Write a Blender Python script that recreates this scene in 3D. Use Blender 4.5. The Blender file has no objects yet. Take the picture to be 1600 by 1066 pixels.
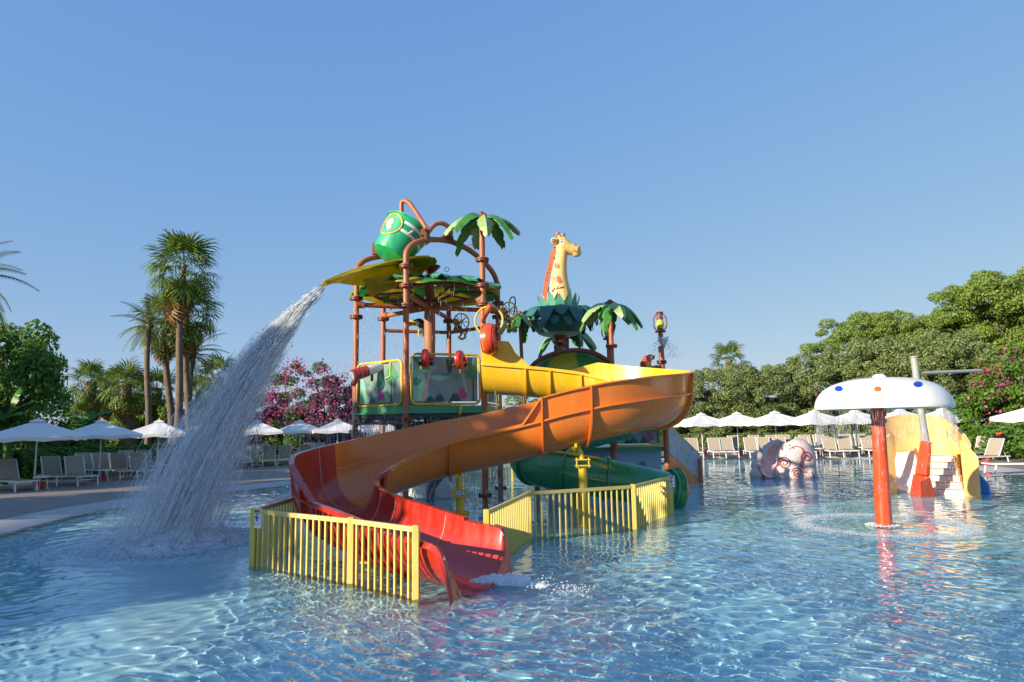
import bpy, math, random
import numpy as np
from mathutils import Vector, Matrix, Euler
sc = bpy.context.scene
COL = sc.collection
R = math.radians
PI = math.pi
rnd = random.Random(7)

# ---------------------------------------------------------------- camera, sky, sun, exposure
CAM_H = 2.0; FPX = 1067.0; TILT = math.atan(132/1067.0); ROLL = 0.0175
cam = bpy.data.cameras.new('camera'); camo = bpy.data.objects.new('camera', cam); COL.objects.link(camo)
cam.sensor_width = 36; cam.lens = 36*FPX/1600; cam.clip_start = 0.1; cam.clip_end = 3000
camo.matrix_world = Matrix.Translation((0, 0, CAM_H)) @ Matrix.Rotation(PI/2+TILT, 4, 'X') @ Matrix.Rotation(-ROLL, 4, 'Z')
sc.camera = camo
SUN_AZ = R(235); SUN_EL = R(18)
world = bpy.data.worlds.new('World'); sc.world = world; world.use_nodes = True
wn = world.node_tree; sky = wn.nodes.new('ShaderNodeTexSky'); sky.sky_type = 'NISHITA'; sky.sun_disc = False
sky.sun_elevation = SUN_EL; sky.sun_rotation = SUN_AZ
sky.air_density = 1.0; sky.dust_density = 0.2; sky.ozone_density = 3.0; sky.altitude = 0
wn.nodes['Background'].inputs[1].default_value = 0.15
_sp = wn.nodes.new('ShaderNodeSeparateColor'); _cb = wn.nodes.new('ShaderNodeCombineColor'); wn.links.new(sky.outputs[0], _sp.inputs[0])
for _i, (_p, _k) in enumerate(((.60, .79), (.41, 1.19), (.11, 2.49))):       # film-like response of the clear sky, one curve per channel
    _a = wn.nodes.new('ShaderNodeMath'); _a.operation = 'POWER'; _a.inputs[1].default_value = _p; wn.links.new(_sp.outputs[_i], _a.inputs[0])
    _b = wn.nodes.new('ShaderNodeMath'); _b.operation = 'MULTIPLY'; _b.inputs[1].default_value = _k; wn.links.new(_a.outputs[0], _b.inputs[0]); wn.links.new(_b.outputs[0], _cb.inputs[_i])
wn.links.new(_cb.outputs[0], wn.nodes['Background'].inputs[0])
sun = bpy.data.lights.new('sun', 'SUN'); sun.energy = 5.0; sun.angle = R(0.5); sun.color = (1, .86, .66)
suno = bpy.data.objects.new('sun', sun); COL.objects.link(suno)
SUN_D = Vector((math.sin(SUN_AZ)*math.cos(SUN_EL), math.cos(SUN_AZ)*math.cos(SUN_EL), math.sin(SUN_EL)))
suno.rotation_euler = SUN_D.to_track_quat('Z', 'Y').to_euler()
sun.cycles.is_caustics_light = True
sc.view_settings.view_transform = 'Standard'; sc.view_settings.look = 'None'
sc.view_settings.exposure = 0.75; sc.view_settings.gamma = 1
sc.view_settings.use_curve_mapping = False
sc.cycles.caustics_reflective = False
sc.cycles.transparent_max_bounces = 32
sc.cycles.sample_clamp_indirect = 0
sc.cycles.max_bounces = 12; sc.cycles.diffuse_bounces = 7
sc.cycles.use_denoising = True

_fw = Vector((0, math.cos(TILT), math.sin(TILT))); _u = Vector((0, -math.sin(TILT), math.cos(TILT))); _r = Vector((1, 0, 0))
_rt = _r*math.cos(ROLL)-_u*math.sin(ROLL); _up = _u*math.cos(ROLL)+_r*math.sin(ROLL)
def P(px, py, Y):
    """world point at depth Y measured from the photograph"""
    d = _fw+_rt*((px-800)/FPX)+_up*((533-py)/FPX); return Vector((0, 0, CAM_H))+d*(Y/d.y)
def G(px, py, z=0.0):
    d = _fw+_rt*((px-800)/FPX)+_up*((533-py)/FPX); return Vector((0, 0, CAM_H))+d*((z-CAM_H)/d.z)

# ---------------------------------------------------------------- materials
def mat(name, col, rough=.4, var=.08, scale=6, bump=0, bscale=30, coat=0, metal=0, spec=.5, island=0, trans=0):
    m = bpy.data.materials.new(name); m.use_nodes = True; n = m.node_tree; b = n.nodes['Principled BSDF']
    b.inputs['Roughness'].default_value = rough; b.inputs['Metallic'].default_value = metal
    b.inputs['Specular IOR Level'].default_value = spec
    b.inputs['Coat Weight'].default_value = coat; b.inputs['Coat Roughness'].default_value = .08
    c = tuple(col)
    tc = n.nodes.new('ShaderNodeTexCoord')
    nz = n.nodes.new('ShaderNodeTexNoise'); nz.inputs['Scale'].default_value = scale; nz.inputs['Detail'].default_value = 5
    n.links.new(tc.outputs['Object'], nz.inputs['Vector'])
    mx = n.nodes.new('ShaderNodeMix'); mx.data_type = 'RGBA'
    lo = tuple(max(0, v*(1-var*2)) for v in c); hi = tuple(min(1, v*(1+var*1.4)) for v in c)
    mx.inputs['A'].default_value = (*lo, 1); mx.inputs['B'].default_value = (*hi, 1)
    if island:
        g = n.nodes.new('ShaderNodeNewGeometry')
        ma = n.nodes.new('ShaderNodeMath'); ma.operation = 'MULTIPLY_ADD'; ma.inputs[1].default_value = island; ma.use_clamp = True
        n.links.new(g.outputs['Random Per Island'], ma.inputs[0])
        m2 = n.nodes.new('ShaderNodeMath'); m2.operation = 'MULTIPLY'; m2.inputs[1].default_value = 1-island
        n.links.new(nz.outputs['Fac'], m2.inputs[0]); n.links.new(m2.outputs[0], ma.inputs[2])
        n.links.new(ma.outputs[0], mx.inputs['Factor'])
    else:
        n.links.new(nz.outputs['Fac'], mx.inputs['Factor'])
    n.links.new(mx.outputs['Result'], b.inputs['Base Color'])
    if bump:
        n2 = n.nodes.new('ShaderNodeTexNoise'); n2.inputs['Scale'].default_value = bscale; n2.inputs['Detail'].default_value = 6
        n.links.new(tc.outputs['Object'], n2.inputs['Vector'])
        bp = n.nodes.new('ShaderNodeBump'); bp.inputs['Strength'].default_value = bump; bp.inputs['Distance'].default_value = .02
        n.links.new(n2.outputs['Fac'], bp.inputs['Height']); n.links.new(bp.outputs[0], b.inputs['Normal'])
    if trans:
        tr = n.nodes.new('ShaderNodeBsdfTranslucent'); n.links.new(mx.outputs['Result'], tr.inputs['Color'])
        ms = n.nodes.new('ShaderNodeMixShader'); ms.inputs[0].default_value = trans
        out = [x for x in n.nodes if x.type == 'OUTPUT_MATERIAL'][0]
        n.links.new(b.outputs[0], ms.inputs[1]); n.links.new(tr.outputs[0], ms.inputs[2]); n.links.new(ms.outputs[0], out.inputs[0])
    return m
def wear(key, fade, amt=.35, streak=3.0):
    """sun-faded patches, run marks and dull scuffs on an existing paint"""
    n = M[key].node_tree; b = n.nodes['Principled BSDF']; src = [l for l in n.links if l.to_node == b and l.to_socket.name == 'Base Color'][0].from_socket
    tc = n.nodes.new('ShaderNodeTexCoord'); mp = n.nodes.new('ShaderNodeMapping'); mp.inputs['Scale'].default_value = (streak, streak, .55); n.links.new(tc.outputs['Object'], mp.inputs['Vector'])
    a = n.nodes.new('ShaderNodeTexNoise'); a.inputs['Scale'].default_value = 2.2; a.inputs['Detail'].default_value = 9; a.inputs['Roughness'].default_value = .68; n.links.new(mp.outputs[0], a.inputs['Vector'])
    r = n.nodes.new('ShaderNodeMapRange'); r.inputs['From Min'].default_value = .47; r.inputs['From Max'].default_value = .72; r.inputs['To Max'].default_value = amt; n.links.new(a.outputs['Fac'], r.inputs['Value'])
    m = n.nodes.new('ShaderNodeMix'); m.data_type = 'RGBA'; m.inputs['B'].default_value = (*fade, 1); n.links.new(src, m.inputs['A']); n.links.new(r.outputs[0], m.inputs['Factor']); n.links.new(m.outputs['Result'], b.inputs['Base Color'])
    r0 = b.inputs['Roughness'].default_value; q = n.nodes.new('ShaderNodeMapRange'); q.inputs['From Min'].default_value = .35; q.inputs['From Max'].default_value = .7; q.inputs['To Min'].default_value = r0*.8; q.inputs['To Max'].default_value = r0+.28; n.links.new(a.outputs['Fac'], q.inputs['Value']); n.links.new(q.outputs[0], b.inputs['Roughness'])
def leafmat(name, lo, hi, trans=.3, rough=.5, scale=.6):
    m = mat(name, hi, rough, 0, scale, island=.55, trans=trans, spec=.35)
    mx = [x for x in m.node_tree.nodes if x.type == 'MIX'][0]
    mx.inputs['A'].default_value = (*lo, 1); mx.inputs['B'].default_value = (*hi, 1)
    return m
M = {}
M['yellow'] = mat('yellow_fibreglass', (.80, .46, .010), .24, .06, 2, .03, 60, coat=.5)
M['orange'] = mat('orange_fibreglass', (.66, .165, .008), .25, .10, 1.6, .03, 50, coat=.5)
M['red'] = mat('red_fibreglass', (.44, .024, .012), .25, .12, 1.8, .03, 50, coat=.5)
M['green'] = mat('green_fibreglass', (.012, .24, .085), .25, .12, 2, .03, 50, coat=.5)
M['post'] = mat('terracotta_painted_steel', (.40, .115, .04), .42, .16, 5, .08, 90)
M['flange'] = mat('brown_flange', (.20, .055, .025), .5, .15, 9)
M['trunk'] = mat('moulded_bark', (.38, .16, .08), .6, .2, 4, .5, 22)
M['yrail'] = mat('yellow_painted_steel', (.66, .46, .03), .35, .06, 5, .05, 80)
M['fence'] = mat('pale_yellow_fence_paint', (.66, .52, .10), .42, .10, 4, .1, 70)
M['fence2'] = mat('pale_yellow_fence_rail', (.68, .53, .16), .42, .08, 4, .1, 70)
M['leafg'] = mat('moulded_leaf_green', (.085, .30, .055), .45, .25, 7, .3, 30, trans=.15)
M['leafl'] = mat('moulded_leaf_pale', (.30, .42, .16), .5, .2, 7, .3, 30)
M['leafd'] = mat('moulded_leaf_dark', (.035, .15, .13), .4, .3, 6, .3, 22)
M['leaft'] = mat('moulded_leaf_teal', (.10, .38, .25), .42, .2, 6, .2, 25)
M['leafp'] = mat('moulded_leaf_cream', (.55, .68, .52), .5, .15, 6, .2, 25)
M['olive'] = mat('olive_leaf_underside', (.52, .44, .02), .42, .2, 4, .35, 14, trans=.5)
M['canopyy'] = mat('canopy_yellow', (.74, .62, .05), .4, .2, 5, .2, 20, trans=.6)
M['canopyg'] = mat('canopy_green', (.14, .46, .10), .4, .25, 5, .2, 20, trans=.6)
M['bucket'] = mat('bucket_green', (.012, .38, .17), .3, .1, 4, .03, 50, coat=.3)
M['bucketb'] = mat('bucket_base_green', (.01, .42, .12), .3, .12, 8, .1, 50, coat=.3)
M['white'] = mat('white_gelcoat', (.78, .77, .74), .3, .04, 3, coat=.2)
M['whitepaint'] = mat('white_painted_metal', (.72, .72, .72), .4, .04, 8)
M['grey'] = mat('grey_galvanised', (.36, .36, .33), .5, .1, 8)
M['black'] = mat('black_rubber', (.02, .02, .022), .5, .1, 9)
M['dark'] = mat('dark_blue_grey_pipe', (.03, .045, .06), .45, .2, 7, .2, 30)
M['pink'] = mat('pale_pink_gelcoat', (.72, .50, .44), .35, .12, 4, coat=.2)
M['oct'] = mat('mottled_pinkish_gelcoat', (.60, .48, .46), .45, .18, 7, .2, 30, coat=.1)
M['octred'] = mat('dark_pink_painted_line', (.30, .05, .07), .4, .1, 9)
M['kidy'] = mat('ochre_yellow_gelcoat', (.84, .55, .19), .3, .12, 2.5, .05, 20, coat=.3)
M['cream'] = mat('cream_gelcoat', (.80, .72, .62), .35, .06, 4)
M['mred'] = mat('bright_red_orange_paint', (.72, .075, .02), .25, .08, 5, coat=.4)
M['blue'] = mat('royal_blue_spot', (.01, .05, .42), .3, .05, 5)
M['orspot'] = mat('orange_spot', (.75, .12, .03), .3, .05, 5)
M['skyblue'] = mat('pale_blue_wall_paint', (.33, .52, .66), .45, .06, 2)
M['blueslide'] = mat('blue_gelcoat', (.02, .14, .42), .3, .08, 3)
M['gyel'] = mat('giraffe_yellow', (.88, .55, .17), .35, .12, 2.5, .08, 30, coat=.3)
M['gpatch'] = mat('giraffe_patch', (.52, .15, .09), .4, .2, 6)
M['gbrown'] = mat('giraffe_dark_brown', (.16, .06, .03), .45, .15, 6)
M['mane'] = mat('giraffe_mane_red', (.66, .20, .10), .45, .15, 9)
M['cloth'] = mat('off_white_canvas', (.82, .81, .78), .8, .06, 3, .15, 40, trans=.12)
M['mesh'] = mat('taupe_textilene', (.34, .29, .22), .75, .10, 6, .2, 200)
M['wood'] = mat('wooden_umbrella_pole', (.40, .26, .15), .5, .15, 6)
M['redpot'] = mat('red_plastic', (.42, .05, .04), .4, .1, 6)
M['panel'] = mat('grey_green_print', (.20, .28, .25), .35, .14, 2.5)
M['panelm'] = mat('mint_print', (.24, .52, .34), .35, .12, 3)
M['pg'] = mat('leaf_green_print', (.05, .28, .13), .4, .1, 5)
M['pd'] = mat('dark_teal_print', (.012, .07, .06), .4, .1, 5)
M['pb'] = mat('blue_print', (.06, .22, .36), .4, .1, 5)
M['pm'] = mat('magenta_print', (.42, .05, .24), .4, .1, 5)
M['pp'] = mat('dusty_pink_print', (.55, .33, .30), .4, .1, 5)
M['pl'] = mat('pale_line_print', (.55, .66, .52), .4, .1, 5)
M['deckg'] = mat('green_platform_edge', (.05, .30, .14), .35, .1, 4)
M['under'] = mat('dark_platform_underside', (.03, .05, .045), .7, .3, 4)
M['beak'] = mat('toucan_beak_yellow', (.70, .45, .02), .4, .1, 6)
M['toucan'] = mat('toucan_grey_black', (.07, .075, .085), .5, .3, 8, .3, 40)
M['lampy'] = mat('lantern_globe_yellow', (.62, .55, .02), .2, .1, 6, coat=.5)
M['bark'] = mat('palm_bark', (.16, .115, .08), .85, .35, 3, .9, 18)
M['bark2'] = mat('tree_bark', (.13, .10, .075), .85, .3, 4, .7, 20)
M['signw'] = mat('sign_white', (.72, .74, .76), .4, .02, 5)
M['signr'] = mat('sign_red', (.55, .03, .06), .4, .02, 5)
M['signb'] = mat('sign_blue', (.02, .15, .45), .4, .02, 5)
M['eyew'] = mat('eye_white', (.8, .8, .78), .3, .01, 5)

for k_, f_, a_ in (('yellow', (.80, .66, .22), .28), ('orange', (.76, .33, .07), .20), ('red', (.55, .10, .06), .20), ('green', (.10, .32, .20), .35), ('post', (.52, .26, .15), .45), ('yrail', (.62, .55, .25), .4), ('fence', (.62, .58, .30), .5), ('fence2', (.62, .58, .30), .5),
                   ('bucket', (.15, .48, .30), .3), ('white', (.55, .54, .50), .25), ('mred', (.75, .25, .15), .25), ('kidy', (.82, .66, .40), .3), ('cream', (.62, .55, .46), .25), ('skyblue', (.5, .6, .66), .4), ('gyel', (.85, .68, .36), .4)): wear(k_, f_, a_)
# ---------------------------------------------------------------- mesh builder
class MB:
    def __init__(s): s.v = []; s.f = []
    def add(s, vs, fs, mtx=None):
        b = len(s.v)
        s.v += [tuple(mtx @ Vector(v)) if mtx else tuple(v) for v in vs]
        s.f += [tuple(i+b for i in f) for f in fs]; return s
    def box(s, c, d, mtx=None, bev=0):
        x, y, z = c; a, b, e = d[0]/2, d[1]/2, d[2]/2
        if bev:
            vs = []; k = bev
            for zz, q in ((-e, k), (-e+k, 0), (e-k, 0), (e, k)):
                A, B = a-q, b-q
                for X, Y in ((-A+k, -B), (A-k, -B), (A, -B+k), (A, B-k), (A-k, B), (-A+k, B), (-A, B-k), (-A, -B+k)): vs.append((x+X, y+Y, z+zz))
            fs = [tuple(range(7, -1, -1)), tuple(range(24, 32))]
            for r in range(3):
                for i in range(8): fs.append((r*8+i, r*8+(i+1) % 8, r*8+8+(i+1) % 8, r*8+8+i))
            return s.add(vs, fs, mtx)
        vs = [(x+i*a, y+j*b, z+k*e) for k in (-1, 1) for j in (-1, 1) for i in (-1, 1)]
        return s.add(vs, [(0, 2, 3, 1), (4, 5, 7, 6), (0, 1, 5, 4), (1, 3, 7, 5), (3, 2, 6, 7), (2, 0, 4, 6)], mtx)
    def bar(s, a, b, w, h=None, up=(0, 0, 1)):
        a, b = Vector(a), Vector(b); d = b-a; L = d.length
        if L < 1e-6: return s
        d.normalize(); x = d.cross(Vector(up))
        if x.length < 1e-4: x = d.cross(Vector((0, 1, 0)))
        x.normalize(); z = x.cross(d)
        m = Matrix((x, d, z)).transposed().to_4x4(); m.translation = (a+b)/2
        return s.box((0, 0, 0), (w, L, h or w), m)
    def tube(s, pts, r, n=10, caps=True, closed=False):
        pts = [Vector(p) for p in pts]; N = len(pts)
        rr = r if isinstance(r, (list, tuple)) else [r]*N
        b = len(s.v); prev = None
        for i, p in enumerate(pts):
            if closed: t = (pts[(i+1) % N]-pts[i-1])
            else: t = (pts[min(i+1, N-1)]-pts[max(i-1, 0)])
            t.normalize()
            if prev is None:
                u = t.orthogonal().normalized()
            else:
                u = prev-t*prev.dot(t)
                u = u.normalized() if u.length > 1e-5 else t.orthogonal().normalized()
            prev = u; w = t.cross(u)
            for k in range(n):
                a = 2*PI*k/n; q = p+(u*math.cos(a)+w*math.sin(a))*rr[i]; s.v.append(tuple(q))
        M_ = N if closed else N-1
        for i in range(M_):
            j = (i+1) % N
            for k in range(n): s.f.append((b+i*n+k, b+i*n+(k+1) % n, b+j*n+(k+1) % n, b+j*n+k))
        if caps and not closed:
            s.f.append(tuple(b+k for k in range(n-1, -1, -1))); s.f.append(tuple(b+(N-1)*n+k for k in range(n)))
        return s
    def lathe(s, prof, c=(0, 0, 0), n=24, mtx=None, a0=0, a1=2*PI):
        full = abs(a1-a0-2*PI) < 1e-6; N = n if full else n+1
        vs = []; fs = []
        for (r, z) in prof:
            for k in range(N):
                a = a0+(a1-a0)*k/n; vs.append((c[0]+r*math.cos(a), c[1]+r*math.sin(a), c[2]+z))
        for i in range(len(prof)-1):
            for k in range(n):
                k2 = (k+1) % N; fs.append((i*N+k, i*N+k2, (i+1)*N+k2, (i+1)*N+k))
        return s.add(vs, fs, mtx)
    def ball(s, c, r, n=12, m=8, sc=(1, 1, 1), mtx=None):
        vs = []; fs = []
        for i in range(m+1):
            t = PI*i/m
            for k in range(n):
                a = 2*PI*k/n
                vs.append((c[0]+r*sc[0]*math.sin(t)*math.cos(a), c[1]+r*sc[1]*math.sin(t)*math.sin(a), c[2]-r*sc[2]*math.cos(t)))
        for i in range(m):
            for k in range(n): fs.append((i*n+k, i*n+(k+1) % n, (i+1)*n+(k+1) % n, (i+1)*n+k))
        return s.add(vs, fs, mtx)
    def prism(s, poly, d, mtx=None):
        """poly in local xz, thickness d along y"""
        n = len(poly); vs = [(x, -d/2, z) for x, z in poly]+[(x, d/2, z) for x, z in poly]
        fs = [tuple(range(n)), tuple(range(2*n-1, n-1, -1))]+[(i, i+n, (i+1) % n+n, (i+1) % n) for i in range(n)]
        return s.add(vs, fs, mtx)
    def torus(s, c, R_, r, n=24, m=8, mtx=None, a0=0, a1=2*PI):
        pts = [(c[0]+R_*math.cos(a0+(a1-a0)*k/n), c[1]+R_*math.sin(a0+(a1-a0)*k/n), c[2]) for k in range(n if a1-a0 > 6.28 else n+1)]
        if mtx: pts = [mtx @ Vector(p) for p in pts]
        return s.tube(pts, r, m, closed=(a1-a0 > 6.28))
WL = {}
def wloc(o):
    p = Vector((0, 0, 0))
    while o is not None: p += o.location; o = o.parent
    return p
def link(name, me, m, parent=None, kind=None):
    o = bpy.data.objects.new(name, me); COL.objects.link(o)
    if m is not None and not me.materials: me.materials.append(m)
    if parent is not None: o.parent = parent
    if kind: o['kind'] = kind
    return o
def obj(name, mb, m, parent=None, smooth=40, label=None, kind=None, local=False):
    me = bpy.data.meshes.new(name)
    off = wloc(parent) if parent is not None and not local else Vector((0, 0, 0))
    vs = mb.v if off.length < 1e-9 else [(a-off.x, b-off.y, c-off.z) for a, b, c in mb.v]
    me.from_pydata(vs, [], mb.f); me.validate(); me.update()
    if smooth:
        me.polygons.foreach_set('use_smooth', [True]*len(me.polygons))
        if smooth < 180: me.set_sharp_from_angle(angle=R(smooth))
    o = link(name, me, M[m] if isinstance(m, str) else m, parent, kind)
    if label: o['label'] = label
    return o
def thing(name, label, cat, loc=(0, 0, 0), rz=0, group=None):
    o = bpy.data.objects.new(name, None); COL.objects.link(o); o.location = loc; o.rotation_euler = (0, 0, rz)
    o['label'] = label; o['category'] = cat
    if group: o['group'] = group
    return o
def tag(o, label, cat, group=None):
    o['label'] = label; o['category'] = cat
    if group: o['group'] = group
    return o
def dup(root, loc, rz, label, group=None, scale=1):
    def cp(o, par):
        c = o.copy(); COL.objects.link(c); c.parent = par
        for ch in o.children: cp(ch, c)
        return c
    r = cp(root, None); r.location = loc; r.rotation_euler = (0, 0, rz); r.scale = (scale,)*3; r['label'] = label
    if group: r['group'] = group
    return r
def spline(pts, n=8, closed=False):
    pts = [Vector(p) for p in pts]; N = len(pts); out = []
    seg = N if closed else N-1
    for i in range(seg):
        g = (lambda k: pts[k % N]) if closed else (lambda k: pts[min(max(k, 0), N-1)])
        p0, p1, p2, p3 = g(i-1), g(i), g(i+1), g(i+2)
        for k in range(n):
            t = k/n; out.append(.5*((2*p1)+(p2-p0)*t+(2*p0-5*p1+4*p2-p3)*t*t+(3*p1-p0-3*p2+p3)*t**3))
    if not closed: out.append(pts[-1])
    return out
def npmesh(name, co, quads, m, parent=None, kind=None, smooth=False):
    me = bpy.data.meshes.new(name); me.vertices.add(len(co)); me.vertices.foreach_set('co', np.asarray(co, 'f').ravel())
    q = np.asarray(quads, 'i'); k = q.shape[1]
    me.loops.add(q.size); me.loops.foreach_set('vertex_index', q.ravel())
    me.polygons.add(len(q)); me.polygons.foreach_set('loop_start', np.arange(0, q.size, k, dtype='i'))
    me.update(calc_edges=True)
    if smooth: me.polygons.foreach_set('use_smooth', np.ones(len(q), bool))
    return link(name, me, M[m] if isinstance(m, str) else m, parent, kind)

# ---------------------------------------------------------------- setting: pool, water, deck, ground
OUT = spline([(-9.2, 9, 0), (-8.6, 4, 0), (-9, -2, 0), (-5, -7, 0), (4, -8, 0), (13, -6, 0), (19, 0, 0), (20.5, 8, 0), (18.2, 16, 0), (16.7, 22.6, 0), (17.7, 27, 0),
              (18.2, 32, 0), (16.6, 36.2, 0), (10.3, 37.6, 0), (3.5, 36.4, 0), (-2.2, 31.5, 0), (-7.4, 25.9, 0), (-10.4, 19.2, 0), (-10.1, 13.5, 0)], 10, True)
CEN = Vector((4, 16, 0))
def ring(offs):
    """rows of points at given outward offsets (metres, z)"""
    rows = []
    n = len(OUT)
    for d, z in offs:
        row = []
        for i in range(n):
            p = OUT[i]
            if d < 8:
                t = (OUT[(i+1) % n]-OUT[i-1]).normalized(); q = p+Vector((-t.y, t.x, 0))*(-d if True else d)
                # outward check
                if (q-CEN).length < (p-CEN).length and d > 0: q = p-(q-p)
            else:
                q = p+(p-CEN).normalized()*d
            row.append((q.x, q.y, z))
        rows.append(row)
    vs = [v for r_ in rows for v in r_]; fs = []
    for j in range(len(rows)-1):
        for i in range(n): fs.append((j*n+i, j*n+(i+1) % n, (j+1)*n+(i+1) % n, (j+1)*n+i))
    mb = MB(); mb.v = vs; mb.f = fs; return mb
M['coping'] = mat('pale_pool_coping_stone', (.42, .41, .39), .6, .10, 3, .25, 40)
deckm = mat('weathered_grey_brown_decking', (.27, .225, .19), .7, .18, 1.2, .3, 30)
n = deckm.node_tree; mp = n.nodes.new('ShaderNodeTexCoord'); wv = n.nodes.new('ShaderNodeTexWave'); wv.inputs['Scale'].default_value = 2.4; wv.bands_direction = 'Y'
wv.inputs['Distortion'].default_value = .15
n.links.new(mp.outputs['Object'], wv.inputs['Vector'])
cr = n.nodes.new('ShaderNodeValToRGB'); cr.color_ramp.elements[0].position = .03; cr.color_ramp.elements[0].color = (.5, .5, .5, 1); cr.color_ramp.elements[1].position = .14
n.links.new(wv.outputs['Fac'], cr.inputs[0]); mu = n.nodes.new('ShaderNodeMix'); mu.data_type = 'RGBA'; mu.blend_type = 'MULTIPLY'; mu.inputs['Factor'].default_value = .8
src = [l for l in n.links if l.to_socket.name == 'Base Color'][0].from_socket
n.links.new(src, mu.inputs['A']); n.links.new(cr.outputs[0], mu.inputs['B']); n.links.new(mu.outputs['Result'], n.nodes['Principled BSDF'].inputs['Base Color'])
obj('coping', ring([(0, -.30), (0, -.03), (.02, -.015), (1.25, .055), (1.30, .064)]), 'coping', kind='structure')
obj('pool_deck', ring([(1.30, .06), (11.5, .06)]), deckm, kind='structure', smooth=0)
M['grass'] = mat('green_lawn', (.07, .12, .025), .9, .35, 1.5, .6, 60)
obj('ground', ring([(11.5, .056), (14, .03), (60, .0), (900, 0)]), 'grass', kind='structure', smooth=0)

# pool floor
fm = mat('pale_blue_pool_floor', (.30, .62, .80), .6, .05, 1.1)
n = fm.node_tree; tc = n.nodes.new('ShaderNodeTexCoord')
vo = n.nodes.new('ShaderNodeTexNoise'); vo.inputs['Scale'].default_value = .35; vo.inputs['Detail'].default_value = 3
n.links.new(tc.outputs['Object'], vo.inputs['Vector'])
mx = n.nodes.new('ShaderNodeMix'); mx.data_type = 'RGBA'; mx.inputs['A'].default_value = (.42, .80, .91, 1); mx.inputs['B'].default_value = (.60, .90, .95, 1)
cr = n.nodes.new('ShaderNodeValToRGB'); cr.color_ramp.elements[0].position = .38; cr.color_ramp.elements[1].position = .62
n.links.new(vo.outputs['Fac'], cr.inputs[0]); n.links.new(cr.outputs[0], mx.inputs['Factor'])
n.links.new(mx.outputs['Result'], n.nodes['Principled BSDF'].inputs['Base Color'])
mb = MB(); mb.v = [(p.x+(CEN.x-p.x)*-.02, p.y+(CEN.y-p.y)*-.02, -.28) for p in OUT]; mb.f = [tuple(range(len(OUT)))]
fl = obj('pool_floor', mb, fm, kind='structure', smooth=0); fl.cycles.is_caustics_receiver = True

def axis(a, b, fn):
    o = [a]
    while o[-1] < b: o.append(o[-1]+fn(o[-1]))
    return np.array(o)
xs = np.concatenate([-axis(0, 12, lambda x: .032 if x < 6 else .06)[::-1], axis(0, 21, lambda x: .032 if x < 7 else (.06 if x < 12 else .11))[1:]])
ys = np.concatenate([axis(-8.4, 3.6, lambda y: .4), axis(3.7, 38, lambda y: .026 if y < 9.5 else (.045 if y < 14 else (.075 if y < 22 else .12)))])
X, Y = np.meshgrid(xs, ys)
wr = np.random.default_rng(3)
def waves(X, Y):
    Z = np.zeros_like(X)
    A = X+.30*np.sin(Y*1.15)+.14*np.sin(X*1.9+Y*.7); B = Y+.28*np.sin(X*1.05+2)+.10*np.sin(X*2.1-Y*1.3)
    amp = .75+.3*np.sin(X*.33+1)*np.sin(Y*.27)+.25*np.exp(-((X+5.5)**2+(Y-12.5)**2)/12)
    for k in range(64):
        lam = .17*(1.0+wr.random()**2*5.5); a = wr.random()*2*PI if k % 3 else .9+wr.normal()*.35
        Z += lam*.0011*np.sin(2*PI/lam*(math.cos(a)*A+math.sin(a)*B)+wr.random()*6.28)
    near = np.clip((28-Y)/19, .25, 1)
    for k in range(34):
        lam = wr.uniform(.15, .27); a = wr.random()*2*PI
        Z += near*lam*.0036*np.sin(2*PI/lam*(math.cos(a)*(A+.06*np.sin(B*3+k))+math.sin(a)*(B+.06*np.sin(A*2.7+k)))+wr.random()*6.28)
    for (cx, cy, r0, aa, lam) in ((6.94, 13.2, 1.35, .005, .33), (-.2, 8.4, .3, .006, .38), (-6.2, 12.6, .8, .010, .42)):
        r = np.hypot(X-cx, Y-cy); Z += aa*np.sin(2*PI*(r+.15*np.sin(3*np.arctan2(Y-cy, X-cx)))/lam)*np.exp(-np.abs(r-r0)/1.6)
    return Z*amp
Z = waves(X, Y)
nx = len(xs); ny = len(ys); idx = np.arange(nx*ny).reshape(ny, nx)
q = np.stack([idx[:-1, :-1], idx[:-1, 1:], idx[1:, 1:], idx[1:, :-1]], -1).reshape(-1, 4)
# keep only the faces inside the pool outline (a little past its rim)
ang = np.array([math.atan2(p.y-CEN.y, p.x-CEN.x) for p in OUT]); rad = np.array([(p-CEN).length+.18 for p in OUT])
o_ = np.argsort(ang); ang = np.concatenate([ang[o_]-2*PI, ang[o_], ang[o_]+2*PI]); rad = np.tile(rad[o_], 3)
cx = X.ravel()[q].mean(1)-CEN.x; cy = Y.ravel()[q].mean(1)-CEN.y
q = q[np.hypot(cx, cy) < np.interp(np.arctan2(cy, cx), ang, rad)]
used = np.unique(q); rem = -np.ones(nx*ny, int); rem[used] = np.arange(len(used))
co = np.stack([X.ravel(), Y.ravel(), Z.ravel()], -1)[used]
wm = bpy.data.materials.new('pool_water'); wm.use_nodes = True; n = wm.node_tree; n.nodes.clear()
g = n.nodes.new('ShaderNodeBsdfGlass'); g.inputs['Roughness'].default_value = 0; g.inputs['IOR'].default_value = 1.33; g.inputs['Color'].default_value = (.93, .99, 1, 1)
oo = n.nodes.new('ShaderNodeOutputMaterial'); n.links.new(g.outputs[0], oo.inputs[0])
wat = npmesh('water', co, rem[q], wm, kind='structure', smooth=True); wat.cycles.is_caustics_caster = True

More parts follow.
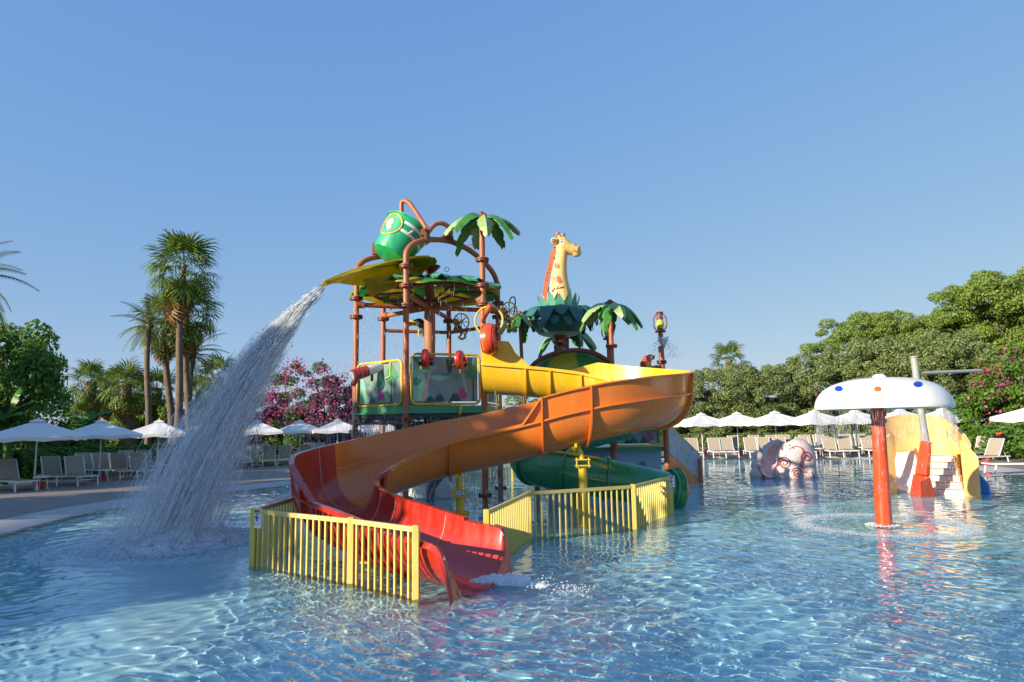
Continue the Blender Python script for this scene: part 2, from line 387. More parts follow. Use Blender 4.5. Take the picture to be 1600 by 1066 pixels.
# ---------------------------------------------------------------- the big open flume slide
FL_R = .64
path = spline([(-.70, 17.18, 2.84), (-.35, 17.15, 2.80), (.35, 17.1, 2.73), (1.2, 17.05, 2.63), (2.1, 16.9, 2.48), (2.9, 16.45, 2.28), (3.32, 15.55, 2.09), (3.0, 14.65, 1.93), (2.2, 14.1, 1.80), (1.37, 13.95, 1.63),
               (.5, 13.98, 1.41), (-.45, 14.02, 1.20), (-1.4, 14.0, 1.01), (-2.25, 13.7, .78), (-2.85, 13.15, .58), (-3.12, 12.4, .44), (-2.95, 11.6, .32), (-2.5, 10.95, .22),
               (-1.96, 10.35, .14), (-1.27, 9.58, .04), (-.5, 8.80, -.02)], 10)
def pnear(x, y):
    return min(range(len(path)), key=lambda i: (path[i].x-x)**2+(path[i].y-y)**2)
def lin(i, keys):
    if i <= keys[0][0]: return keys[0][1]
    for (a, va), (b, vb) in zip(keys, keys[1:]):
        if i <= b: return va+(vb-va)*(i-a)/max(b-a, 1)
    return keys[-1][1]
NP_ = len(path)
kL = [(0, .05), (pnear(1.2, 17), .05), (pnear(2.0, 16.9), .44), (pnear(.62, 14), .46), (pnear(.25, 14), .05), (NP_, .05)]
kR = [(0, .05), (pnear(.9, 14), .05), (pnear(.75, 14), .46), (pnear(-2.95, 13), .50), (pnear(-3.1, 12.2), .50), (pnear(-2.98, 11.7), .44), (pnear(-2.5, 10.95), .05), (NP_, .05)]
def frame(i):
    t = path[min(i+1, NP_-1)]-path[max(i-1, 0)]; t.z = 0; t.normalize()
    return t, Vector((-t.y, t.x, 0))
def prof(hl, hr, r=FL_R, w=1.0, o=0.0):
    """list of (side, z) around the trough: inner skin then outer skin; side is + on the left"""
    th = .03+o; N = 14
    inn = [((r+.05*hl/.45)*w, r+hl), (r*w, r)]+[(r*w*math.cos(PI*k/N), r-r*math.sin(PI*k/N)) for k in range(1, N)]+[(-r*w, r), (-(r+.05*hr/.45)*w, r+hr)]
    R2 = r+th
    def side(s, h):
        e = .05*h/.45
        return [(s*((r+e)*w+.085+o), r+h), (s*((r+e)*w+.085+o), r+h-.03), (s*((r+e)*w+th), r+h-.035), (s*(r*w+th), r+.025), (s*(r*w+.10+o), r+.018), (s*(r*w+.10+o), r-.018), (s*(r*w+th), r-.025)]
    out = side(-1, hr)+[(-(r*w+th)*math.cos(PI*k/N), r-R2*math.sin(PI*k/N)) for k in range(1, N)]+side(1, hl)[::-1]
    return inn+out
def flume(i0, i1, clip=None, o=0.0, wf=None, step=1):
    mb = MB(); rows = []
    ids = list(range(i0, i1+1, step))
    if ids[-1] != i1: ids.append(i1)
    for i in ids:
        t, nn = frame(i); w = wf(i) if wf else 1.0
        pr = prof(lin(i, kL), lin(i, kR), w=w, o=o)
        rows.append([path[i]+nn*s+Vector((0, 0, z)) for s, z in pr])
    n = len(rows[0]); mb.v = [tuple(v) for r_ in rows for v in r_]
    for a in range(len(rows)-1):
        for k in range(n): mb.f.append((a*n+k, (a+1)*n+k, (a+1)*n+(k+1) % n, a*n+(k+1) % n))
    mb.f.append(tuple(range(n-1, -1, -1))); mb.f.append(tuple((len(rows)-1)*n+k for k in range(n)))
    return mb
def rib(i, o=.09, th=.035, mb=None, sides=(1, 1)):
    """U shaped joint flange standing proud of the outer skin"""
    mb = mb or MB(); t, nn = frame(i); r = FL_R; hl, hr = lin(i, kL), lin(i, kR); N = 16
    a = [(-(r+.05*hr/.45)-.02, r+hr)]*(hr > .1)+[(-r-.02, r)]+[(-(r+.02)*math.cos(PI*k/N), r-(r+.02)*math.sin(PI*k/N)) for k in range(1, N)]+[(r+.02, r)]+[((r+.05*hl/.45)+.02, r+hl)]*(hl > .1)
    b = [(-(r+.05*hr/.45)-.03-o*.8, r+hr)]*(hr > .1)+[(-r-.03-o, r)]+[(-(r+.03+o)*math.cos(PI*k/N), r-(r+.03+o)*math.sin(PI*k/N)) for k in range(1, N)]+[(r+.03+o, r)]+[((r+.05*hl/.45)+.03+o*.8, r+hl)]*(hl > .1)
    n = len(a); base = len(mb.v)
    for s in (-th/2, th/2):
        for q in (a, b):
            for u, z in q: mb.v.append(tuple(path[i]+nn*u+t*s+Vector((0, 0, z))))
    A0, B0, A1, B1 = base, base+n, base+2*n, base+3*n
    for k in range(n-1):
        mb.f += [(A0+k, A0+k+1, B0+k+1, B0+k), (A1+k+1, A1+k, B1+k, B1+k+1), (B0+k, B0+k+1, B1+k+1, B1+k)]
    mb.f += [(A0, B0, B1, A1), (A0+n-1, A1+n-1, B1+n-1, B0+n-1)]
    return mb
SL = thing('water_slide', 'big open flume slide curving from yellow through orange to a red end in the pool', 'water slide', tuple(path[-1]))
iY = pnear(3.32, 15.5); iO = pnear(-2.9, 13.05)
j1, j2, j3 = pnear(1.45, 14), pnear(.62, 14), pnear(-1.35, 14)
obj('yellow_flume', flume(0, iY), 'yellow', SL, label='bright yellow upper half of the flume')
secs = [iY, j1, j2, j3, iO]
for a, b in zip(secs, secs[1:]): obj('orange_flume', flume(a, b), 'orange', SL, label='glossy orange flume section')
wf = lambda i: 1+.22*max(0, (i-(NP_-9))/9)**1.5
obj('red_flume', flume(iO, NP_-10), 'red', SL, label='deep red end curve of the flume')
# the outlet: side walls curl over and run down into the water
mb = MB(); rows = []
for k in range(13):
    i = NP_-10+k if NP_-10+k < NP_ else NP_-1
    ex = max(0, k-9)*.05
    t, nn = frame(i); c = path[i]+t*ex
    f = k/12.0; h = 1 if f < .6 else math.cos((f-.6)/.4*PI/2)**.8*.88+.12
    w = 1+.13*f**1.5
    pr = []
    N = 14
    for (rr, s) in ((FL_R, 1), (FL_R+.035, -1)):
        arc = [(rr*w*math.cos(PI*q/N), FL_R-rr*math.sin(PI*q/N)) for q in range(0, N+1)]
        arc = [(u, z if z < FL_R*h*.999 else FL_R*h) for u, z in arc]
        lip = .10
        if s > 0: pr += [(arc[0][0]+lip, arc[0][1]-.05), (arc[0][0]+lip*.6, arc[0][1]+.012)]+arc+[(arc[-1][0]-lip*.6, arc[-1][1]+.012), (arc[-1][0]-lip, arc[-1][1]-.05)]
        else: pr += [(-u, z) for u, z in arc]
    # near wall slides further forward than the far wall
    rows.append([c+nn*u+Vector((0, 0, z)) - t*(u*.42*f) for u, z in pr])
n = len(rows[0]); mb.v = [tuple(v) for r_ in rows for v in r_]
for a in range(len(rows)-1):
    for k in range(n): mb.f.append((a*n+k, (a+1)*n+k, (a+1)*n+(k+1) % n, a*n+(k+1) % n))
mb.f.append(tuple((len(rows)-1)*n+k for k in range(n)))
obj('outlet', mb, 'red', SL, label='flared red outlet dipping into the pool')
for i, m_ in ((j1, 'orange'), (j2, 'orange'), (j3, 'orange'), (iY+6, 'orange')): obj('joint_rib', rib(i), m_, SL)
for i in (20, 27, 36): obj('joint_rib', rib(i, .05), 'yellow', SL, label='yellow joint rib')
for i in (iO+4, iO+14, iO+24, iO+31): obj('joint_rib', rib(i, .07), 'red', SL, label='red joint rib')
# moulded stiffening ribs on the outside of the last red section
for k in range(11):
    i = NP_-31+k*2; t, nn = frame(i); pts = [path[i]+nn*(-(FL_R+.05)*math.cos(a))+Vector((0, 0, FL_R-.02-(FL_R+.05)*math.sin(a))) for a in [PI*.5*q/9*1.0+.02 for q in range(10)]]
    mb = MB(); mb.tube(pts, [.015]+[.034]*8+[.012], 8); obj('stiffener', mb, M['red'], SL)
# pale seam sealant lines inside the flume
M['seal'] = mat('pale_joint_sealant', (.55, .40, .34), .5, .1, 8)
def seam(i, mm='seal'):
    t, nn = frame(i); hl, hr = lin(i, kL), lin(i, kR); N = 14; r = FL_R-.006
    pts = ([(r+.05*hl/.45, r+hl)] if hl > .1 else [])+[(r*math.cos(PI*k/N), r+.006-r*math.sin(PI*k/N)) for k in range(0, N+1)]+([(-(r+.05*hr/.45), r+hr)] if hr > .1 else [])
    mb = MB(); mb.tube([path[i]+nn*u+Vector((0, 0, z)) for u, z in pts], .008, 5); obj('joint_seam', mb, mm, SL)
for i in (j1, j2, j3, iO+4, iO+24, iO+31, NP_-14): seam(i)
mb = MB(); pts = []
for i in range(j2-2, iO+1):
    t, nn = frame(i); pts.append(path[i]-nn*(FL_R-.006)+Vector((0, 0, FL_R+.004)))
mb.tube(pts, .008, 5); obj('wall_seam', mb, 'seal', SL)
# triangular end fins of the raised side walls
for i, s in ((pnear(.62, 14), 1), (pnear(.22, 14), 1)):
    pass
a = path[pnear(.62, 14)]; ta, na = frame(pnear(.62, 14)); b = path[pnear(.22, 14)]; tb, nb = frame(pnear(.22, 14))
mb = MB(); mb.bar(a+na*(FL_R+.10)+Vector((0, 0, FL_R+.46)), b+nb*(FL_R+.07)+Vector((0, 0, FL_R+.03)), .10, .035); obj('wall_end_fin', mb, 'orange', SL)
i = pnear(-2.98, 11.7); a = path[i]; ta, na = frame(i); i2 = pnear(-2.5, 10.95); b = path[i2]; tb, nb = frame(i2)
mb = MB(); mb.bar(a-na*(FL_R+.10)+Vector((0, 0, FL_R+.44)), b-nb*(FL_R+.06)+Vector((0, 0, FL_R+.03)), .10, .035); obj('wall_end_fin', mb, 'red', SL)
# bolts along the red joint flange and the sticker by the lip
mb = MB()
for i in (iO+14, iO+24):
    t, nn = frame(i)
    for q in range(7):
        a = PI*.5*q/7; mb.ball(tuple(path[i]-nn*(FL_R+.05)*math.cos(a)+t*.05+Vector((0, 0, FL_R+.3-(FL_R+.3)*math.sin(a)*.8))), .018, 6, 4)
obj('flange_bolts', mb, 'black', SL, kind='stuff')
i = NP_-2; t, nn = frame(i)
mb = MB(); mb.lathe([(0, .01), (.045, .01), (.05, 0)], n=14, mtx=Matrix.Translation(path[-1]+nn*(FL_R*1.12+.02)+Vector((0, 0, .40))+t*-.28) @ t.to_track_quat('Z', 'Y').to_matrix().to_4x4())
obj('round_sticker', mb, 'signw', SL)
# yellow support columns
def column(x, y, ztop, lean):
    mb = MB(); mb.tube([(x, y, -.27), (x, y, ztop-.42)], .085, 14); obj('support_column', mb, 'yrail', SL)
    mb = MB(); mb.lathe([(0, .0), (.19, 0), (.19, .03), (0, .03)], (x, y, .27), 14); mb.lathe([(0, .0), (.19, 0), (.19, .03), (0, .03)], (x, y, .23), 14)
    for k in range(6): mb.tube([(x+.15*math.cos(k), y+.15*math.sin(k), .2), (x+.15*math.cos(k), y+.15*math.sin(k), .34)], .014, 6)
    obj('column_flange', mb, 'yrail', SL); mb = MB()
    mb.box((x, y, ztop-.42), (.3, .3, .02)); mb.box((x, y, ztop-.30), (.3, .3, .02))
    for sx in (-1, 1):
        for sy in (-1, 1): mb.tube([(x+sx*.12, y+sy*.12, ztop-.46), (x+sx*.12, y+sy*.12, ztop-.26)], .014, 6)
    obj('bracket_plates', mb, 'yrail', SL)
    mb = MB(); mb.tube([(x, y, ztop-.3), (x-lean, y-.02, ztop+.02)], .06, 10); mb.bar((x-lean*1.3-.02, y-.3, ztop+.0), (x-lean*1.3-.02, y+.3, ztop+.0), .05, .1)
    obj('column_bracket', mb, 'yrail', SL)
column(1.37, 13.92, 1.60, .10); column(-1.10, 14.0, 1.02, .02)
x_, y_ = path[pnear(-2.1, 10.5)].x, path[pnear(-2.1, 10.5)].y
mb = MB(); mb.tube([(x_, y_, -.27), (x_, y_, .13)], .085, 12); mb.box((x_, y_, .05), (.4, .4, .03)); obj('support_column', mb, 'yrail', SL)
# yellow start enclosure at the top of the slide
mb = MB(); rows = []
S0 = path[0]
def hood(k): x = path[k].x; return .56 if x <= .0 else .56-.36*math.sin(min(1, x/.26)*PI/2)**.9 if x <= .26 else .20*max(0, 1-(x-.26)/.16)
for k in range(22):
    i = k; t, nn = frame(i); c = path[i]
    h = .05+hood(k)
    rows.append([c+nn*u+Vector((0, 0, z)) for u, z in [((FL_R+.0), FL_R), (FL_R+.02, FL_R+h), (FL_R+.10, FL_R+h), (FL_R+.05, FL_R)]])
n = 4
mb.v = [tuple(v) for r_ in rows for v in r_]
for a in range(len(rows)-1):
    for k in range(n): mb.f.append((a*n+k, (a+1)*n+k, (a+1)*n+(k+1) % n, a*n+(k+1) % n))
mb.f += [(3, 2, 1, 0), tuple(len(rows)*4-4+k for k in range(4))]
obj('hood_wall', mb, 'yellow', SL); mb = MB(); b0 = 0; rows = []
for k in range(22):
    i = k; t, nn = frame(i); c = path[i]
    h = .05+hood(k)
    rows.append([c-nn*u+Vector((0, 0, z)) for u, z in [((FL_R+.0), FL_R), (FL_R+.02, FL_R+h), (FL_R+.10, FL_R+h), (FL_R+.05, FL_R)]])
mb.v += [tuple(v) for r_ in rows for v in r_]
for a in range(len(rows)-1):
    for k in range(n): mb.f.append((b0+a*n+k, b0+a*n+(k+1) % n, b0+(a+1)*n+(k+1) % n, b0+(a+1)*n+k))
mb.f += [(b0, b0+1, b0+2, b0+3)]
obj('hood_wall', mb, 'yellow', SL)

# ---------------------------------------------------------------- green tube slide
gp = spline([(3.2, 20.2, 2.0), (2.0, 19.6, 1.75), (.9, 18.9, 1.45), (.35, 18.0, 1.18), (.62, 17.2, .98), (1.5, 16.75, .82), (2.4, 16.7, .66), (3.1, 16.75, .50), (3.72, 16.95, .34)], 8)
GT = thing('tube_slide', 'dark green closed tube slide curling low behind the yellow fence', 'water slide', (3.8, 16.1, 0))
ga = len(gp)
def gseg(a, b): mb = MB(); mb.tube(gp[a:b+1], .47, 24, caps=False); mb.tube(gp[a:b+1], .44, 24, caps=False); return mb
cuts = [0, 14, 30, 38, 46, ga-1]
for a, b in zip(cuts, cuts[1:]): obj('tube_section', gseg(a, b), 'green', GT)
for c in cuts[1:]:
    t = (gp[min(c+1, ga-1)]-gp[c-1]).normalized(); mb = MB(); mb.lathe([(.44, -.03), (.54, -.03), (.54, .03), (.44, .03), (.44, -.03)], n=28, mtx=Matrix.Translation(gp[c]) @ t.to_track_quat('Z', 'Y').to_matrix().to_4x4())
    obj('joint_flange', mb, 'green', GT)
mb = MB(); mb.tube([gp[i]+Vector((0, -.48, -.05)) for i in range(34, ga-6)], .03, 6); obj('seam_flange', mb, 'green', GT)
mb = MB(); mb.tube([gp[i]+Vector((-.05, -.22, .46)) for i in range(33, 46)], .035, 8); obj('top_rail', mb, 'yrail', GT)
mb = MB(); mb.lathe([(.45, 0), (.56, .10), (.62, .16), (.60, .20), (.50, .12), (.44, 0)], n=28, mtx=Matrix.Translation(gp[-1]) @ Vector((.93, .30, -.2)).to_track_quat('Z', 'Y').to_matrix().to_4x4()); obj('outlet_flare', mb, 'green', GT)
mb = MB(); mb.tube([(1.55, 17.6, -.27), (1.55, 17.6, 1.9)], .15, 14); obj('support_column', mb, 'yrail', GT)

# ---------------------------------------------------------------- yellow fences standing in the pool
def fence(pts, label, tops=.82, sign=None, name='pool_fence', nb=None, zb=-.05, group=None, bw=.032, posts=None):
    T = thing(name, label, 'fence', (pts[0][0], pts[0][1], 0), group=group)
    pmb = {}
    for k, p in enumerate(pts):
        if posts and not posts[k]: continue
        mb = MB(); mb.box((p[0], p[1], (tops+.02-.27)/2), (.085, .085, tops+.02+.27), bev=.008); obj('post', mb, 'fence', T)
    for a, b in zip(pts, pts[1:]):
        A = Vector((a[0], a[1], tops-.03)); B = Vector((b[0], b[1], tops-.03)); d = (B-A).normalized(); L = (B-A).length
        mb = MB(); mb.bar(A+d*.045, B-d*.045, .045, .06); obj('rail', mb, 'fence2', T)
        mb = MB(); mb.bar(A+d*.045+Vector((0, 0, zb-tops-.06)), B-d*.045+Vector((0, 0, zb-tops-.06)), .045, .05); obj('rail', mb, 'fence2', T)
        k = max(2, round(L/.128)); me = None
        for j in range(1, k):
            c = A+(B-A)*(j/k)
            if me is None:
                mb = MB(); mb.box((0, 0, (zb-tops-.03+(0))/2), (bw, bw, tops-zb+.02), bev=.004)
                o = obj('baluster', mb, 'fence', None); me = o.data; o.parent = T
            else:
                o = bpy.data.objects.new('baluster', me); COL.objects.link(o); o.parent = T
            o.location = c-Vector(T.location); o.rotation_euler = (0, 0, math.atan2(d.y, d.x))
    return T
FA = [P(462, 776, 12.3), P(397, 795, 10.5), P(549, 808, 9.2), P(650, 822, 8.35)]
f1 = fence(FA, 'yellow metal fence with a white sign round the red end of the big slide')
FB = [P(760, 796, 9.8), P(826, 766, 12.45), P(989, 757, 13.4), P(1047, 743, 15.5)]
f2 = fence(FB, 'long angled yellow metal fence in the pool before the green tube')
FC = [P(560, 735, 20.5), P(600, 732, 21.6), P(700, 727, 23.6), P(800, 722, 25.0)]
f3 = fence(FC, 'far yellow fence standing in the pool beyond the white cone', tops=.8, bw=.03)
FD = [P(1258, 690, 34), P(1258, 690, 34)]
def sign(at, yaw, label, parent_fence, s=1.0):
    m = Matrix.Translation(at) @ Matrix.Rotation(yaw, 4, 'Z') @ Matrix.Scale(s, 4)
    T = thing('warning_sign', label, 'sign', tuple(at))
    mb = MB(); mb.box((0, 0, 0), (.21, .012, .29), m, bev=.002); obj('board', mb, 'signw', T)
    mb = MB(); mb.box((0, -.009, .105), (.12, .006, .035), m); obj('red_heading', mb, 'signr', T)
    mb = MB(); mb.lathe([(0, 0), (.018, 0), (.018, .006), (0, .006)], n=12, mtx=m @ Matrix.Translation((0, -.006, .058)) @ Matrix.Rotation(PI/2, 4, 'X'))
    mb.box((0, -.009, .012), (.10, .006, .022), m); mb.box((0, -.009, -.008), (.036, .006, .075), m); obj('figure_pictogram', mb, 'signb', T)
    mb = MB()
    for k in range(3): mb.box((0, -.009, -.078-k*.02), (.13-.03*k, .005, .007), m)
    obj('small_print', mb, 'signb', T)
sign(Vector(FA[1])+Vector((.08, -.075, -.13)), math.atan2(FA[2][1]-FA[1][1], FA[2][0]-FA[1][0]), 'white warning sign with a blue figure on the left corner of the front yellow fence', f1)
sign(Vector(FB[3])+Vector((0, -.07, -.13)), .2, 'small white sign on the right end post of the angled yellow fence', f2, .85)

# ---------------------------------------------------------------- the bucket tower
TC = Vector((-2.27, 18.7, 0)); TR = 2.0
HX = [TC+Vector((TR*math.cos(R(a)), TR*math.sin(R(a)), 0)) for a in (200, 260, 320, 20, 80, 140)]   # P1 left, P2 front left, P3 front right, P4 right, P5 rear right, P6 rear left
P1, P2, P3, P4, P5, P6 = HX
TW = thing('play_tower', 'tall water play tower of terracotta pipes with a painted platform under the green bucket', 'water play tower', (TC.x, TC.y, 0))
def vz(p, z): return Vector((p.x, p.y, z))
def flange(p, z, r=.085, mb=None):
    mb = mb or MB()
    for dz in (-.022, .022): mb.lathe([(0, -.016), (r*2.05, -.016), (r*2.05, .016), (0, .016)], (p.x, p.y, z+dz*1.1), 14)
    for k in range(6): mb.tube([(p.x+r*1.6*math.cos(k*PI/3), p.y+r*1.6*math.sin(k*PI/3), z-.07), (p.x+r*1.6*math.cos(k*PI/3), p.y+r*1.6*math.sin(k*PI/3), z+.07)], .014, 6)
    return mb
def post(p, z0, z1, fl, r=.075):
    mb = MB(); mb.tube([vz(p, z0), vz(p, z1)], r, 14); o = obj('post', mb, 'post', TW)
    for z in fl: obj('flange', flange(p, z), 'flange', o)
post(P1, -.27, 5.98, (.28, 1.9, 4.95, 5.45)); post(P2, -.27, 6.05, (.28, 2.2, 5.0, 5.5, 6.0)); post(P3, -.27, 6.9, (.28, 2.2, 5.12, 5.62, 6.3))
post(P4, -.27, 6.1, (.28, 2.2, 5.1, 5.5)); post(P5, -.27, 5.9, (2.2, 5.2, 5.6)); post(P6, -.27, 5.9, (2.2, 5.2, 5.75))
def arch(a, b, zs, r=.075):
    pts = []
    for t, z in zs: pts.append(Vector((a.x+(b.x-a.x)*t, a.y+(b.y-a.y)*t, z)))
    mb = MB(); mb.tube(spline(pts, 6), r, 12); return mb
zs = [(0, 5.95), (0, 6.3), (.03, 6.5), (.10, 6.68), (.25, 6.86), (.45, 6.95), (.65, 6.86), (.82, 6.64), (.94, 6.38), (.99, 6.12), (1, 5.9)]
obj('arch_pipe', arch(P2, P4, zs), 'post', TW); obj('arch_pipe', arch(P1, P5, [(t, z-.10) for t, z in zs]), 'post', TW)
# radial beams to the central trunk, and low rails
for p in HX:
    d = (p-TC).normalized(); mb = MB(); mb.tube([vz(p, 5.28)-d*.05, vz(TC, 5.28)+d*.13], .065, 10); o = obj('radial_beam', mb, 'post', TW)
    mb = MB(); mb.tube([vz(p, 5.28)-d*.02, vz(p, 5.28)-d*.2], .095, 10); obj('beam_socket', mb, 'post', o)
for a, b, z in ((P5, P6, 4.85), (P4, P5, 4.85)):
    mb = MB(); mb.tube([vz(a, z), vz(b, z)], .055, 10); obj('cross_rail', mb, 'post', TW)
mb = MB(); mb.tube([vz(TC, 2.5), vz(TC, 3.4), vz(TC, 4.8), vz(TC, 6.1)], [.16, .15, .16, .13], 14); obj('central_trunk', mb, 'trunk', TW)
# leaf canopy of alternating green and yellow segments
def canopy(T, c, r, z, sag, n, mats, lip=.12, rise=.18):
    for k in range(n):
        a0, a1 = 2*PI*k/n, 2*PI*(k+1)/n; mb = MB(); vs = []; fs = []; NR, NA = 7, 6
        for lay, dz in ((0, 0), (1, .03)):
            for i in range(NR+1):
                q = i/NR; rr = .2+(r-.2)*q
                for j in range(NA+1):
                    u = j/NA; a = a0+(a1-a0)*u
                    edge = 1+.05*math.sin(u*PI)*(i == NR)+.02*math.sin(j*2.3+k)*(i == NR)
                    zz = z+rise*(1-q*q)-sag*q*q+.05*math.sin(u*PI)*q - (lip if i == NR else 0)
                    vs.append((c.x+rr*edge*math.cos(a), c.y+rr*edge*math.sin(a), zz+dz))
        W = (NR+1)*(NA+1)
        for i in range(NR):
            for j in range(NA):
                p = i*(NA+1)+j; fs.append((p, p+1, p+NA+2, p+NA+1)); fs.append((W+p, W+p+NA+1, W+p+NA+2, W+p+1))
        for j in range(NA):
            p = NR*(NA+1)+j; fs.append((p, p+1, W+p+1, W+p))
        mb.add(vs, fs); obj('canopy_segment', mb, mats[k % len(mats)], T)
canopy(TW, TC, 1.9, 5.72, .02, 8, ('canopyg', 'canopyy'))
mb = MB(); mb.torus((TC.x, TC.y, 5.66), 1.55, .05, 40, 8); obj('canopy_ring', mb, 'flange', TW)
for k in range(8):
    a = 2*PI*k/8; mb = MB(); mb.tube([(TC.x+.15*math.cos(a), TC.y+.15*math.sin(a), 5.45), (TC.x+.8*math.cos(a), TC.y+.8*math.sin(a), 5.72), (TC.x+1.8*math.cos(a), TC.y+1.8*math.sin(a), 5.66)], .035, 6); obj('canopy_rib', mb, 'flange', TW)
# pale leaf blades lying on the canopy rim
for k, a in enumerate((250, 285, 315, 345)):
    a = R(a); mb = MB(); vs = []; fs = []
    for i in range(9):
        q = i/8; w = .34*math.sin(PI*min(.96, q*.9+.08))**.6; rr = .5+1.55*q; zz = 6.0-.26*q*q
        for s in (-1, 0, 1):
            vs.append((TC.x+rr*math.cos(a)-s*w*math.sin(a), TC.y+rr*math.sin(a)+s*w*math.cos(a), zz+(0.06 if s == 0 else -.02+.03*math.sin(i*2.4))))
    for i in range(8): fs += [(i*3, i*3+1, i*3+4, i*3+3), (i*3+1, i*3+2, i*3+5, i*3+4)]
    mb.add(vs, fs); mb.add([(x, y, z-.03) for x, y, z in vs], [f[::-1] for f in fs]); obj('canopy_leaf', mb, 'leaft', TW)
# platform: hexagonal deck with green edge
mb = MB(); poly = [(p.x, p.y) for p in [TC+(q-TC)*1.02 for q in HX]]
def hexprism(mb, poly, z0, z1):
    n = len(poly); mb.add([(x, y, z0) for x, y in poly]+[(x, y, z1) for x, y in poly], [tuple(range(n-1, -1, -1)), tuple(range(n, 2*n))]+[(i, (i+1) % n, (i+1) % n+n, i+n) for i in range(n)]); return mb
obj('platform', hexprism(mb, poly, 2.38, 2.52), 'deckg', TW)
mb = MB(); hexprism(mb, [(TC.x+(x-TC.x)*1.03, TC.y+(y-TC.y)*1.03) for x, y in poly], 2.34, 2.385); obj('edge_trim', mb, 'deckg', TW)
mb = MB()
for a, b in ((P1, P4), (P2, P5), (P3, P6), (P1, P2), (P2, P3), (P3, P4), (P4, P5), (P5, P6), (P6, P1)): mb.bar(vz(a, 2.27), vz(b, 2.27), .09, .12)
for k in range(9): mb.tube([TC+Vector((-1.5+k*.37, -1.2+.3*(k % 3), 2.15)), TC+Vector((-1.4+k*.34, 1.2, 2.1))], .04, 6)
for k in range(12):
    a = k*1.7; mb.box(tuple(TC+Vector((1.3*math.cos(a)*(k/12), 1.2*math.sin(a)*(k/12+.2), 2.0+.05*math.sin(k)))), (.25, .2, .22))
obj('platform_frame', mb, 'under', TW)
mb = MB(); mb.tube([vz(P1, 2.12), vz(P2, 2.12)], .04, 8); mb.tube([vz(P1, 3.3)+Vector((.1, -.15, 0)), vz(P1, 2.5)+Vector((.1, -.15, 0)), vz(P1, 2.25)+Vector((.2, -.15, 0)), vz(P1, 2.15)+Vector((.6, -.45, 0))], .035, 8); obj('feed_pipe', mb, 'flange', TW)
